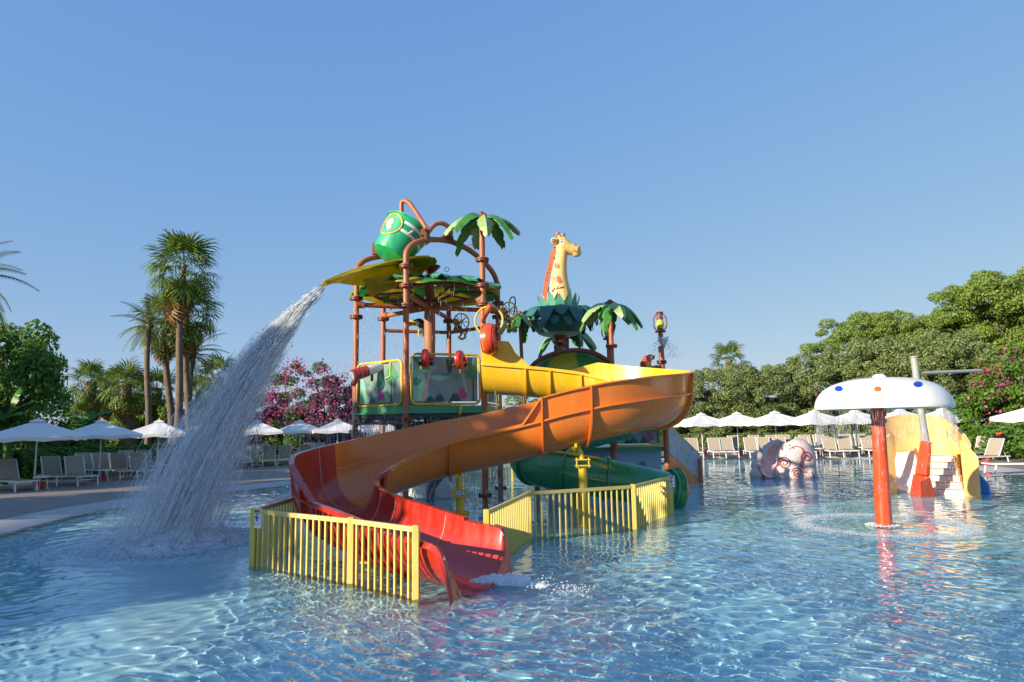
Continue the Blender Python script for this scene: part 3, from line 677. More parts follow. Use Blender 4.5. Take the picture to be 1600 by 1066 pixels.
# painted barrier panels
def panel(a, b, z0, z1, T=TW, art=0, dz=0, inset=.17, base='panel', notch=()):
    a = Vector(a); b = Vector(b); L = (b-a).length; yaw = math.atan2(b.y-a.y, b.x-a.x); c = (a+b)/2
    m = Matrix.Translation((c.x, c.y, 0)) @ Matrix.Rotation(yaw, 4, 'Z')
    w = L/2-inset; h = z1-z0
    def mp(x, z, y=0): return m @ Vector((x, y, z0+z+dz*(x/L+.5)))
    mb = MB(); vs = [mp(-w, .06, -.01), mp(w, .06, -.01), mp(w, h-.06, -.01), mp(-w, h-.06, -.01), mp(-w, .06, .01), mp(w, .06, .01), mp(w, h-.06, .01), mp(-w, h-.06, .01)]
    mb.add(vs, [(0, 1, 2, 3), (7, 6, 5, 4), (0, 4, 5, 1), (1, 5, 6, 2), (2, 6, 7, 3), (3, 7, 4, 0)])
    pn = obj('barrier_panel', mb, base, T)
    r_ = .14; fr = []
    for cx, cz, a0 in ((w-r_+.05, r_, -PI/2), (w-r_+.05, h-r_, 0), (-w+r_-.05, h-r_, PI/2), (-w+r_-.05, r_, PI)):
        for q in range(5): fr.append(mp(cx+r_*math.cos(a0+PI/2*q/4), cz+r_*math.sin(a0+PI/2*q/4), -.03))
    mb = MB(); mb.tube(fr, .032, 8, closed=True); obj('frame', mb, 'yrail', pn)
    def blob(pts, mm, y=-.016, nm='painted_motif'):
        mb = MB(); n = len(pts); pts = [(max(-w+.01, min(w-.01, x)), max(.07, min(h-.07, z))) for x, z in pts]
        mb.add([mp(x, z, y) for x, z in pts]+[mp(x, z, -.009) for x, z in pts], [tuple(range(n))]+[(i, i+n, (i+1) % n+n, (i+1) % n) for i in range(n)])
        obj(nm, mb, mm, pn, smooth=0)
    def circ(cx, cz, r, rz=None, n=14, wob=.12, ph=0): return [(cx+r*(1+wob*math.sin(3*t+ph))*math.cos(t), cz+(rz or r)*(1+wob*math.sin(4*t+ph))*math.sin(t)) for t in [2*PI*k/n for k in range(n)]]
    def tree(x, zt, r, mm='pg'):
        blob([(x-.025, .07), (x+.03, .07), (x+.015, zt), (x-.012, zt)], 'pd', -.013, 'trunk_motif')
        blob(circ(x-.09, zt, r*.8, ph=x), mm); blob(circ(x+.1, zt+.04, r*.9, ph=1+x), mm, -.019); blob(circ(x, zt+.14, r, ph=2+x), mm, -.021)
    def mountain(x, s):
        blob([(x-s*.58, .07), (x-s*.28, s*.75), (x-s*.02, s*1.24), (x+s*.05, s*1.22), (x+s*.33, s*.7), (x+s*.58, .07)], 'panelm', -.013)
        blob([(x-s*.55, .07), (x-s*.25, s*.75), (x, s*1.2), (x+s*.3, s*.7), (x+s*.55, .07)], 'pd')
        blob([(x-s*.14, s*.9), (x, s*1.16), (x+s*.16, s*.88), (x+.01, s*.78)], 'pb', -.019)
    def swirl(x, z, s):
        for k in range(4): blob(circ(x+.012*math.sin(k*2), z+k*s*.42, s*(1-.16*k), s*.27, 12, .05, k), 'pm', -.017-.001*k, 'swirl_motif')
    if art == 0:
        blob([(-w+.01, .07), (-w*.5, .07), (-w*.62, h*.5), (-w*.78, h*.75), (-w+.01, h*.9)], 'panelm', -.012)
        blob([(-w*.78, .07), (-w*.62, .07), (-w*.52, h*.45), (-w*.42, h*.62), (-w*.5, h*.64), (-w*.63, h*.42)], 'pp', -.0135)
        blob(circ(-w*.62, h*.72, .30, .10), 'panelm', -.017); blob(circ(-w*.2, h*.52, .22, .07), 'panelm', -.017); blob(circ(-w*.9, h*.45, .12, .10), 'pg', -.017)
        blob(circ(0, h*.6, .15, .045), 'pb'); blob(circ(w*.34, h*.55, .12, .07), 'pg')
        blob([(.0, h*.9), (.22, h*.9), (.13, h*.6), (.05, h*.66)], 'pd'); blob([(-.05, h-.07), (.3, h-.07), (.25, h*.8), (.05, h*.8)], 'pg', -.0125)
        mountain(-w*.48, .22); mountain(-w*.2, .28); mountain(w*.28, .3); swirl(w*.52, .18, .15); tree(w*.86, h*.62, .17)
        blob([(w*.45, h*.72), (w*.5, h*.72), (w*.74, .07), (w*.68, .07)], 'panelm', -.012)
    elif art == 1:
        blob([(-w+.01, .07), (-w*.6, .07), (-w*.7, h*.5), (-w+.01, h*.85)], 'panelm', -.012)
        tree(w*.55, h*.62, .17); swirl(w*.08, .18, .14); mountain(-w*.35, .24); blob(circ(-w*.05, h*.5, .12, .08), 'pg'); blob(circ(-w*.6, h*.5, .10, .05), 'pb')
        blob([(0, h*.9), (w*.2, h*.55), (w*.5, .07), (w*.35, .07), (-.02, h*.5)], 'panelm', -.0125)
    else:
        for k in range(5): blob([(-w+.1+k*.42*w, h*.1+.05*k), (-w+.2+k*.42*w, h*.1), (-w+.15+k*.42*w, h*.75), (-w+.08+k*.42*w, h*.7)], ('panelm', 'pl', 'pp', 'pg', 'pl')[k], -.0135)
        for k in range(4): blob(circ(-w*.7+k*w*.45, h*(.35+.3*(k % 2)), .07), ('pm', 'pg', 'pb', 'pm')[k])
    return pn, mp
pn, mp1 = panel(P1, P2, 2.56, 3.66, art=1); pn2, mp2 = panel(P2, P3, 2.56, 3.80, art=0)
panel(P3, P4, 2.56, 3.80, art=1); panel(P5, P6, 2.56, 3.6, art=1); panel(P6, P1, 2.56, 3.6, art=0)
mb = MB(); mb.tube([mp2(.35, 0, -.03), mp2(.35, 0, -.14), mp2(.34, -.16, -.14), mp2(.34, -.26, -.06)], .032, 8); obj('drain_pipe', mb, 'yrail', TW)
mb = MB()
for x in (-.62, -.42, .55, .85): mb.tube([mp2(x, 1.21, -.03), mp2(x, .86, -.03)], .022, 8)
mb.tube([mp1(.45, 1.07, -.03), mp1(.45, .72, -.03), mp1(.25, .66, -.03)], .022, 8); obj('panel_bracket', mb, 'yrail', TW)
# white cone and dark leaning pipe beneath the tower
CN = thing('pump_cone', 'white truncated cone on a blue disc in the water under the tower', 'pump housing', (-2.45, 20.6, 0))
mb = MB(); mb.lathe([(.0, .88), (.36, .88), (.62, .5), (.80, .06), (.80, .02), (0, .02)], (-2.55, 20.6, 0), 32); obj('cone', mb, 'white', CN)
mb = MB(); mb.lathe([(0, .02), (1.25, .02), (1.25, -.25)], (-2.55, 20.6, 0), 40); obj('base_disc', mb, 'skyblue', CN)
DP = MB(); DP.tube([P(706, 700, 18.9), P(694, 738, 18.9), P(678, 758, 18.9)], .10, 12); DP.tube([P(680, 752, 18.9), P(673, 762, 18.9), P(672, 786, 18.9)], [.13, .14, .11], 12)
tag(obj('inlet_pipe', DP, 'dark'), 'dark blue grey bent pipe entering the water in front of the white cone', 'pipe')

# ---------------------------------------------------------------- tipping bucket and its pipes
bc = Vector((-2.97, 17.8, 6.93)); axis_d = Vector((.86, .51, 0)).normalized()
axisv = (Vector((0, 0, 1))*math.cos(R(33))+axis_d*math.sin(R(33))).normalized(); side = Vector((0, 0, 1)).cross(axis_d).normalized()
xx = axisv.cross(side).normalized()
BM = Matrix((side, xx*-1 if False else axisv.cross(side), axisv)).transposed().to_4x4(); BM.translation = bc
BK = thing('tipping_bucket', 'giant green bucket with white stripes tipped back between the pipe arches', 'bucket', tuple(bc))
mb = MB(); mb.lathe([(0, -.50), (.47, -.50), (.485, -.47), (.63, .46), (.67, .46), (.68, .50), (.64, .52), (.60, .50), (.46, -.42), (0, -.42)], n=44, mtx=BM); bd = obj('bucket_body', mb, 'bucket', BK)
mb = MB(); mb.lathe([(0, -.515), (.45, -.515), (.465, -.503)], n=40, mtx=BM); obj('bucket_base', mb, 'bucketb', BK)
def rr_(z): return .485+(.63-.485)*(z+.47)/.93
cam_dir = (Vector((0, 0, 2))-bc).normalized(); lc = BM.to_3x3().inverted() @ cam_dir; ca = math.atan2(lc.y, lc.x)
for z in (.26, .03):
    mb = MB(); mb.lathe([(rr_(z)+.004, z), (rr_(z+.075)+.006, z+.075)], n=30, mtx=BM, a0=ca-.30, a1=ca+1.9); obj('white_stripe', mb, 'white', BK)
def onb(a, z, o=.006): return BM @ Vector(((rr_(z)+o)*math.cos(a), (rr_(z)+o)*math.sin(a), z))
mb = MB(); ec = ca-.92; mb.tube([onb(ec+.62*math.cos(t), .12+.31*math.sin(t), .004) for t in [2*PI*k/28 for k in range(28)]], .022, 6, closed=True); obj('yellow_ring_emblem', mb, 'yellow', BK)
def onpatch(cx, cz, ra, rz, o):
    pts = [onb(cx, cz, o)]+[onb(cx+ra*math.cos(t)*(1+.2*math.sin(3*t)), cz+rz*math.sin(t), o) for t in [2*PI*k/18 for k in range(18)]]
    return pts, [(0, i+1, (i+1) % 18+1) for i in range(18)]
mb = MB(); mb.add(*onpatch(ec-.02, .12, .55, .26, .003)); obj('emblem_ground', mb, 'leaft', BK)
mb = MB(); mb.add(*onpatch(ec-.05, .14, .22, .14, .009)); mb.add(*onpatch(ec+.08, .0, .12, .08, .010)); obj('emblem_figure', mb, 'pink', BK)
for s in (-1, 1):
    mb = MB(); c = bc+side*s*.60+Vector((0, 0, .05)); mb.tube([c, c+side*s*.38], .03, 8); obj('pivot_pin', mb, 'grey', BK)
PB = P2+(P4-P2)*.18; zb_ = 6.80
for p in (PB, P1+(P5-P1)*.18):
    mb = MB(); mb.box((p.x, p.y, zb_+.12), (.16, .16, .34), bev=.02); mb.ball((p.x+.03, p.y-.1, zb_+.26), .05, 8, 6); obj('pivot_bracket', mb, 'flange', TW)
mb = MB(); a = vz(PB, 6.98); mb.tube(spline([vz(PB, 7.0)+Vector((.12, 0, 0)), P(650, 332, 17.5), P(640, 318, 17.6), P(632, 314, 17.7), P(627.5, 318, 17.75), P(627.5, 333, 17.75)], 6), .062, 10); obj('filler_pipe', mb, 'post', TW)
mb = MB(); q = P2+(P4-P2)*.42
mb.tube(spline([vz(PB, 7.02)+Vector((.1, 0, 0)), P(680, 351, 17.5), P(690, 349, 17.6), P(700, 354, 17.7), P(704.5, 364, 17.8), vz(q, 6.93)], 6), .062, 10); obj('loop_pipe', mb, 'post', TW)
mb = MB(); flange(q, 7.02, .08, mb); obj('flange', mb, 'flange', TW)
# rusty funnel on the rear arch
mb = MB(); c = P(672, 419, 19.0); mb.lathe([(.1, -.16), (.26, .0), (.30, .05), (.27, .06), (.1, -.1)], tuple(c), 20); mb.torus((c.x, c.y, c.z+.1), .05, .008, 12, 5, mtx=Matrix.Translation(c) @ Matrix.Rotation(PI/2, 4, 'X') @ Matrix.Translation(-c)); obj('rusty_funnel', mb, 'flange', TW)
mb = MB()
for p in (P(735, 385, 18.5), P(698, 421, 18.0)): mb.torus((0, 0, 0), .06, .008, 14, 5, mtx=Matrix.Translation(p) @ Matrix.Rotation(PI/2, 4, 'X'))
obj('lifting_eye', mb, 'flange', TW)
# ---------------------------------------------------------------- splash leaf
LF = thing('splash_leaf', 'broad yellow green leaf chute pouring water off the left of the tower', 'water chute', tuple(P(600, 430, 17.6)))
sp = spline([P(668, 424, 18.6), P(640, 418, 18.2), P(600, 421, 17.6), P(565, 427, 16.9), P(535, 438, 16.1), P(504, 451, 15.35)], 5)
wd = [.30, .42, .52, .58, .60, .62, .63, .63, .62, .60, .58, .55, .52, .50, .46, .42, .38, .34, .30, .26, .22, .18, .15, .12, .09, .06]
vs = []; fs = []; n = len(sp); W_ = 9
for lay in (0, 1):
    for i, p in enumerate(sp):
        t = (sp[min(i+1, n-1)]-sp[max(i-1, 0)]).normalized(); sd = Vector((-t.y, t.x, 0)).normalized(); w = wd[min(i, len(wd)-1)]*1.15
        for j in range(W_):
            u = (j/(W_-1)-.5)*2
            rag = 1+.06*math.sin(i*2.7)*(abs(u) > .9)
            c_ = -.20*(w/.6)*(u*u) if i < 12 else -.20*(w/.6)*u*u
            q = p+sd*u*w*rag*1.15+Vector((0, 0, c_+.12+.22*u*(w/.6)-.03*math.cos(u*9)+(-.028 if lay else 0)))
            vs.append(tuple(q))
for i in range(n-1):
    for j in range(W_-1):
        a = i*W_+j; fs.append((a, a+1, a+W_+1, a+W_)); b = n*W_+a; fs.append((b+W_, b+W_+1, b+1, b))
for i in range(n-1):
    for j, s in ((0, 1), (W_-1, -1)):
        a = i*W_+j; b = n*W_+a; fs.append((a, b, b+W_, a+W_)[::s])
mb = MB(); mb.add(vs, fs); obj('leaf_blade', mb, 'olive', LF)
mb = MB(); mb.tube([p+Vector((0, 0, .13)) for p in sp], [.05]*(n-1)+[.015], 8); obj('midrib', mb, 'canopyy', LF)
mb = MB(); pts = [P(567, 437, 17.0), P(640, 428, 17.2), P(620, 449, 17.2), P(578, 465, 17.3)]; mb.add([tuple(p) for p in pts]+[tuple(p+Vector((0, .05, .02))) for p in pts], [(0, 1, 2, 3), (7, 6, 5, 4), (0, 4, 5, 1), (1, 5, 6, 2), (2, 6, 7, 3), (3, 7, 4, 0)]); obj('folded_side_leaf', mb, 'canopyy', LF, smooth=0)

# ---------------------------------------------------------------- moulded banana-leaf palms
def bleaf(L=1.12, W=.25, seed=0, droop=.72):
    """banana leaf along +x, arching down, with torn edges"""
    r_ = random.Random(seed); n = 18; vs = []; fs = []
    top = []; bot = []
    for i in range(n+1):
        q = i/n; x = L*(q-.10*q*q); z = .10*math.sin(q*2.2)-droop*q**2.2
        w = W*math.sin(PI*min(.985, .10+q*.88))**.55
        row = []
        for s in (-1, 1):
            k = w*(1-.30*(((i*2+seed+(s > 0)) % 5) == 0)-.15*r_.random())
            row.append((x-.03, s*k, z-.05-.25*k))
        vs += [row[0], (x, 0, z+.012), row[1]]
    m = len(vs)
    for i in range(n):
        a = i*3; fs += [(a, a+1, a+4, a+3), (a+1, a+2, a+5, a+4)]
    vs += [(x, y*.98, z-.022) for x, y, z in vs]
    for i in range(n):
        a = m+i*3; fs += [(a+3, a+4, a+1, a), (a+4, a+5, a+2, a+1)]
        for j, s in ((0, 1), (2, -1)): fs.append((i*3+j, i*3+3+j, m+i*3+3+j, m+i*3+j)[::s])
    fs += [(0, m, m+1, 1), (1, m+1, m+2, 2), (3*n, 3*n+1, m+3*n+1, m+3*n), (3*n+1, 3*n+2, m+3*n+2, m+3*n+1)]
    return MB().add(vs, fs)
BL = []
for s_ in range(4):
    o = obj('leaf', bleaf(seed=s_, droop=(.72, .5, .85, .62)[s_]), ('leafg', 'leafl', 'leafg', 'leafl')[s_]); BL.append(o.data); bpy.data.objects.remove(o)
def apalm(label, top, zb, sc_=1.0, ph=0, n=8, lean=(0, 0), pipe=True, fl=()):
    T = thing('artificial_palm', label, 'artificial palm', (top.x, top.y, zb), group=None)
    b = Vector((top.x+lean[0], top.y+lean[1], zb))
    if pipe:
        mb = MB(); mb.tube([b, top-Vector((0, 0, .06))], .07*sc_, 12); o = obj('trunk', mb, 'post', T)
        for z in fl: obj('flange', flange(Vector((top.x, top.y, 0)), z), 'flange', o)
    mb = MB(); mb.ball(tuple(top+Vector((0, 0, .0))), .10*sc_, 10, 8)
    for k in range(4): mb.ball(tuple(top+Vector((.15*math.cos(k*1.6+.5)*sc_, .15*math.sin(k*1.6+.5)*sc_, -.05))), .065*sc_, 8, 6)
    obj('coconut', mb, 'flange', T)
    for k in range(n):
        o = bpy.data.objects.new('leaf', BL[(k*3+int(ph*7)) % 4]); COL.objects.link(o); o.parent = T
        o.location = top-Vector(T.location)-Vector((0, 0, .06)); o.rotation_euler = (rnd.uniform(-.12, .12), rnd.uniform(-.1, .22), ph+2*PI*k/n); o.scale = (sc_,)*3
    return T
apalm('moulded green palm on the tall pipe to the right of the big bucket', vz(P3, 7.50), 6.9, 1.0, .2, 8)
apalm('moulded palm hidden low behind the green bucket on a tower post', vz(P6, 6.55), 5.9, 1.0, .55, 7)

# ---------------------------------------------------------------- sculpted figures (continuous surfaces)
from mathutils.bvhtree import BVHTree
def sculpt(name, mb, m, parent, vox=.02, smooth=4, label=None):
    """melt overlapping volumes into one continuous skin"""
    me = bpy.data.meshes.new(name); off = wloc(parent) if parent is not None else Vector((0, 0, 0))
    me.from_pydata([(a-off.x, b-off.y, c-off.z) for a, b, c in mb.v], [], mb.f); me.update()
    o = bpy.data.objects.new(name, me); COL.objects.link(o)
    r_ = o.modifiers.new('r', 'REMESH'); r_.mode = 'VOXEL'; r_.voxel_size = vox
    s_ = o.modifiers.new('s', 'CORRECTIVE_SMOOTH' if False else 'SMOOTH'); s_.iterations = smooth; s_.factor = .5
    bpy.context.view_layer.update(); dg = bpy.context.evaluated_depsgraph_get(); ne = bpy.data.meshes.new_from_object(o.evaluated_get(dg))
    o.modifiers.clear(); o.data = ne; ne.materials.clear(); ne.materials.append(M[m] if isinstance(m, str) else m)
    ne.polygons.foreach_set('use_smooth', [True]*len(ne.polygons)); o.parent = parent
    if label: o['label'] = label
    return o
def decal(o, parent, name, m, pts, src=None, off=.006):
    """wrap a flat outline of world points onto a sculpted surface along the view direction of the painter"""
    base = wloc(parent); bm_ = BVHTree.FromPolygons([tuple(v.co+base) for v in o.data.vertices], [tuple(p.vertices) for p in o.data.polygons])
    c = sum(pts, Vector())/len(pts); rings = [[c+(p-c)*q for p in pts] for q in (.02, .35, .7, 1.0)]
    s_ = src or Vector((c.x*.6, c.y-6, c.z)); vs = []; n = len(pts)
    for rg in rings:
        for p in rg:
            d = (p-s_).normalized(); h = bm_.ray_cast(s_, d)
            vs.append(tuple((h[0]-d*off) if h[0] is not None and (h[0]-p).length < 2.2 else p))
    fs = []
    for k in range(3):
        for i in range(n): fs.append((k*n+i, k*n+(i+1) % n, (k+1)*n+(i+1) % n, (k+1)*n+i))
    mb = MB(); mb.add(vs, fs); return obj(name, mb, m, parent)
def oval(px, py, rx, ry, Y, n=14, wob=.0, rot=0):
    out = []
    for k in range(n):
        t = 2*PI*k/n; q = 1+wob*math.sin(2*t+1)+wob*math.sin(3*t); x = rx*q*math.cos(t); y = ry*q*math.sin(t)
        out.append(P(px+x*math.cos(rot)-y*math.sin(rot), py+x*math.sin(rot)+y*math.cos(rot), Y))
    return out
YG = 22.2; u_ = YG/1067; GK = YG/19.6
# ---- leaf bowl carrying the giraffe
bcx = P(874, 505, YG); BX = bcx.x
BW = thing('leaf_bowl', 'dark green leafy bowl on a terracotta pipe under the giraffe', 'sculpted bowl', (BX, YG, 2.5))
z_ = lambda py: P(874, py, YG).z
mb = MB(); mb.lathe([(0, z_(525)), (.50*GK, z_(524)), (.58*GK, z_(521))], (BX, YG, 0), 36); obj('bowl_base', mb, 'grey', BW)
mb = MB(); prof_ = []
N = 48
vs = []; fs = []
pr = [(.58, z_(522)), (.72, z_(514)), (.82, z_(504)), (.90, z_(496)), (.93, z_(490)), (.80, z_(486)), (.3, z_(484))]
for (r, z) in pr:
    for k in range(N): q = GK*(1+.028*(k % 2)*(r > .5)); vs.append((BX+r*q*math.cos(2*PI*k/N), YG+r*q*math.sin(2*PI*k/N), z))
for i in range(len(pr)-1):
    for k in range(N): fs.append((i*N+k, i*N+(k+1) % N, (i+1)*N+(k+1) % N, (i+1)*N+k))
mb.add(vs, fs); obj('bowl_body', mb, 'leafd', BW)
def petal(a, r0, z0, r1, z1, r2, z2, w, m, mb=None, pw=.6):
    mb = mb or MB(); n = 7; vs = []; r0, r1, r2, w = r0*GK, r1*GK, r2*GK, w*GK
    for i in range(n+1):
        q = i/n; r = (1-q)**2*r0+2*q*(1-q)*r1+q*q*r2; z = (1-q)**2*z0+2*q*(1-q)*z1+q*q*z2; ww = w*(math.sin(PI*(.25+q*.74))**pw)
        for s in (-1, 0, 1): vs.append((BX+r*math.cos(a)-s*ww*math.sin(a), YG+r*math.sin(a)+s*ww*math.cos(a), z+(.04 if s == 0 else 0)))
    m_ = len(vs); vs += [(x+(BX-x)*.02, y+(YG-y)*.02, z-.025) for x, y, z in vs]; fs = []
    for i in range(n):
        for j in range(2): a_ = i*3+j; fs += [(a_, a_+1, a_+4, a_+3), (m_+a_+3, m_+a_+4, m_+a_+1, m_+a_)]
        fs += [(i*3+3, m_+i*3+3, m_+i*3, i*3), (i*3+2, m_+i*3+2, m_+i*3+5, i*3+5)]
    mb.add(vs, fs); return obj('leaf', mb, m, BW)
for k in range(15):
    a = 2*PI*k/15+.1; dr = .05*math.sin(k*2.1)
    petal(a, .72, z_(488), 1.02+dr, z_(478), 1.15+dr, z_(507+6*math.sin(k*3.3)), .25, 'leafd')
for k in range(15): petal(2*PI*(k+.5)/15+.1, .62, z_(496), .95, z_(490), 1.0+.04*math.sin(k*1.3), z_(516+3*math.sin(k*2.3)), .22, 'leafd')
for k in range(14): petal(2*PI*k/14+.2, .48, z_(489), .54, z_(478), .62+.04*math.sin(k), z_(464+4*math.sin(k*1.9)), .14, 'leaft', pw=1.0)
for k in range(12): petal(2*PI*k/12, .42, z_(488), .48, z_(472), .56+.05*math.sin(k*2), z_(458+4*math.sin(k*2.9)), .10, 'leafp', pw=1.1)
mb = MB(); mb.lathe([(.0, z_(523)), (.24, z_(524)), (.10, z_(533)), (.22, z_(534)), (.22, z_(537)), (.08, z_(541)), (0, z_(541))], (BX, YG, 0), 24); obj('bowl_collar', mb, 'flange', BW)
mb = MB(); mb.tube([(BX, YG, 2.5), (BX, YG, z_(524))], .085, 12); mb.tube([(BX, YG, 2.6), (BX, YG, -.27)], .085, 12); obj('support_pipe', mb, 'post', BW)
mb = MB(); mb.tube([(BX+.3, YG+.7, 1.2), (BX+.3, YG+.7, z_(520))], .06, 10); obj('feed_pipe', mb, 'post', BW)
# ---- giraffe
GF = thing('giraffe', 'yellow moulded giraffe head and neck with red patches rising from the leaf bowl', 'giraffe figure', (BX, YG, z_(486)))
mb = MB()
mb.tube(spline([P(876, 484, YG), P(875.5, 465, YG), P(874, 445, YG), P(874, 425, YG), P(876, 408, YG), P(878, 394, YG), P(879, 384, YG)], 5), [u_*v for v in np.interp(np.arange(31)/30, [0, .2, .4, .6, .8, .95, 1], [22, 18.5, 14, 11, 9.5, 10.5, 9])], 18)
mb.tube(spline([P(873, 383, YG), P(879, 384, YG), P(888, 388, YG), P(897, 391, YG), P(902, 393, YG)], 5), [u_*v for v in np.interp(np.arange(21)/20, [0, .25, .55, .8, 1], [9, 12.5, 10, 8.8, 8.6])], 18)
mb.ball(tuple(P(900.5, 395, YG)), u_*8.5, 14, 10, (1, .9, .85)); mb.ball(tuple(P(901, 388, YG)), u_*6.5, 14, 10, (1.1, 1, .8)); mb.ball(tuple(P(877, 381, YG)), u_*10.5, 14, 10)
gf = sculpt('neck_and_head', mb, 'gyel', GF, .022, 5)
for (ex, ey, a) in ((863.5, 375, 1),):
    mb = MB(); mb.tube([P(870, 380, YG-.1), P(866, 376, YG-.16), P(861.5, 373.5, YG-.18)], [.07, .12, .06], 12); e = obj('ear', mb, 'gyel', GF)
    mb = MB(); mb.tube([P(868, 378, YG-.17), P(865, 376, YG-.235), P(862.5, 374.5, YG-.22)], [.035, .075, .035], 10); obj('inner_ear', mb, 'gbrown', e)
for (a, b) in (((877, 376), (871.5, 366)), ((882, 376), (880, 368))):
    mb = MB(); mb.tube([P(a[0], a[1], YG-.06), P((a[0]+b[0])/2, (a[1]+b[1])/2, YG-.06), P(b[0], b[1], YG-.06)], [.055, .05, .07], 10); h = obj('horn', mb, 'gyel', GF)
    mb = MB(); mb.ball(tuple(P(b[0]-.2, b[1]-.5, YG-.07)), .072, 10, 8, (1, 1, 1.2)); obj('horn_tip', mb, 'gpatch', h)
ev = P(877, 381, YG)+Vector((0, -u_*10.0, 0))
mb = MB(); mb.lathe([(0, .03), (.05, .026), (.085, .0)], n=16, mtx=Matrix.Translation(ev) @ Matrix.Rotation(PI/2, 4, 'X')); e = obj('eye', mb, 'eyew', GF)
mb = MB(); mb.lathe([(0, .036), (.03, .034), (.034, .026)], n=14, mtx=Matrix.Translation(ev) @ Matrix.Rotation(PI/2, 4, 'X')); obj('pupil', mb, 'black', e)
mb = MB(); mb.torus((0, 0, .005), .078, .012, 18, 6, mtx=Matrix.Translation(ev) @ Matrix.Rotation(PI/2, 4, 'X')); obj('eye_rim', mb, 'gbrown', e)
for (x, y, rx, ry, w, rt_) in ((870.5, 418, 4.0, 6.0, .1, -.35), (872, 439.5, 7.6, 5.6, .16, .5), (866.5, 404, .9, 2.6, 0, .1), (859, 425.5, .8, 2.4, 0, .2), (857, 452, 1.0, 5, .0, .15)):
    decal(gf, GF, 'patch', 'gpatch' if rx > 2 else 'gbrown', oval(x, y, rx, ry, YG, 16, w, rt_))
decal(gf, GF, 'patch', 'gbrown', [P(x, y, YG) for x, y in ((856, 462), (860, 456), (866, 452), (874, 450.5), (882, 450), (882, 453.5), (874, 454), (867, 456), (862, 460), (857.5, 465))])
decal(gf, GF, 'nostril', 'gbrown', oval(900, 384.5, 2.6, .9, YG, 10, 0, .2)); decal(gf, GF, 'mouth_line', 'gpatch', [P(x, y, YG) for x, y in ((896.5, 391), (898, 394), (901, 396), (904, 395.6), (907, 395), (906, 396.4), (901, 397), (897.4, 395))])
mpts = spline([P(869, 386, YG), P(864, 400, YG), P(860, 418, YG), P(855, 440, YG), P(852.5, 458, YG), P(852, 474, YG)], 9)
for i, p in enumerate(mpts[::1]):
    t = (mpts[min(i+1, len(mpts)-1)]-mpts[max(i-1, 0)]).normalized(); o_ = Vector((-1, 0, -.12)); mb = MB(); mb.bar(p-o_*.05, p+o_*.10, .10, .034, up=tuple(t)); obj('mane_tuft', mb, 'mane', GF, smooth=0)

# ---------------------------------------------------------------- second tower behind the slide
T2 = thing('stair_tower', 'low second tower with pale blue wall, painted panel and stairs behind the green tube', 'play tower', (3.2, 21.2, 0))
def tpost(T, x, y, z0, z1, r=.085, fl=()):
    mb = MB(); mb.tube([(x, y, z0), (x, y, z1)], r, 12); o = obj('post', mb, 'post', T)
    for z in fl: obj('flange', flange(Vector((x, y, 0)), z), 'flange', o)
q1 = P(958, 700, 20.6); q2 = P(1041.5, 700, 20.6)
tpost(T2, q1.x, 20.6, -.27, 2.0); tpost(T2, q2.x, 20.6, -.27, 2.3); tpost(T2, .7, 21.6, -.27, 2.4); tpost(T2, 4.7, 23.8, -.27, 2.4); tpost(T2, 1.2, 24.2, -.27, 2.4)
mb = MB(); mb.box(((1.0+q2.x)/2-.1, 21.2, .45), (q2.x-1.1, .12, 1.44)); obj('blue_wall', mb, 'skyblue', T2)
mb = MB(); mb.box((q2.x-.1, 22.6, .45), (.12, 2.8, 1.44)); obj('blue_wall', mb, 'skyblue', T2)
mb = MB(); mb.box(((1.0+q2.x)/2, 22.4, 1.24), (q2.x-.8, 3.3, .12)); obj('platform', mb, 'deckg', T2)
for k in range(5):
    mb = MB(); c = P(900+k*26, 727, 21.1); mb.lathe([(0, .0), (.12, 0), (.12, .012), (0, .012)], n=14, mtx=Matrix.Translation(c+Vector((0, .035, 0))) @ Matrix.Rotation(PI/2, 4, 'X')); obj('wave_motif', mb, 'pp' if k % 2 else 'pb', T2)
panel((q1.x+.02, 20.62), (q2.x-.1, 20.62), 1.34, 2.15, T=T2, art=0, inset=.06)
mb = MB(); a = P(905, 668, 19.9); b = P(1040, 668, 20.5); mb.tube([a, P(940, 667, 20.0), b], .085, 10); mb.lathe([(0, -.03), (.2, -.03), (.2, .03), (0, .03)], tuple(b), 14); obj('yellow_pipe', mb, 'yrail', T2)
mb = MB(); mb.tube([P(1000, 672, 20.7), P(1075, 612, 18)], .05, 8); obj('slide_brace', mb, 'yrail', T2)
M['stairp'] = mat('lavender_grey_print', (.30, .38, .44), .4, .12, 3)
# stairs: stringer, side panel with rails
A0 = P(1045, 712, 21.4); A1 = P(1083, 752, 24.0)
S_a, S_b = Vector((q2.x+.15, 21.5, 0)), Vector((6.42, 24.0, 0))
def sp_(t, z): p = S_a+(S_b-S_a)*t; return Vector((p.x, p.y, z))
mb = MB()
nn_ = (S_b-S_a).cross(Vector((0, 0, 1))).normalized()*.03
def slab(pts, nv): n = len(pts); return [tuple(p-nv) for p in pts]+[tuple(p+nv) for p in pts], [tuple(range(n)), tuple(range(2*n-1, n-1, -1))]+[(i, i+n, (i+1) % n+n, (i+1) % n) for i in range(n)]
mb.add(*slab([sp_(0, -.2), sp_(.95, -.2), sp_(.95, .02), sp_(0, 1.12)], nn_)); obj('stair_stringer', mb, 'orange', T2, smooth=0)
mb = MB(); mb.add(*slab([sp_(.03, 1.12), sp_(.99, .05), sp_(.99, .88), sp_(.03, 2.05)], nn_*.5)); sb = obj('stair_panel', mb, 'stairp', T2, smooth=0)
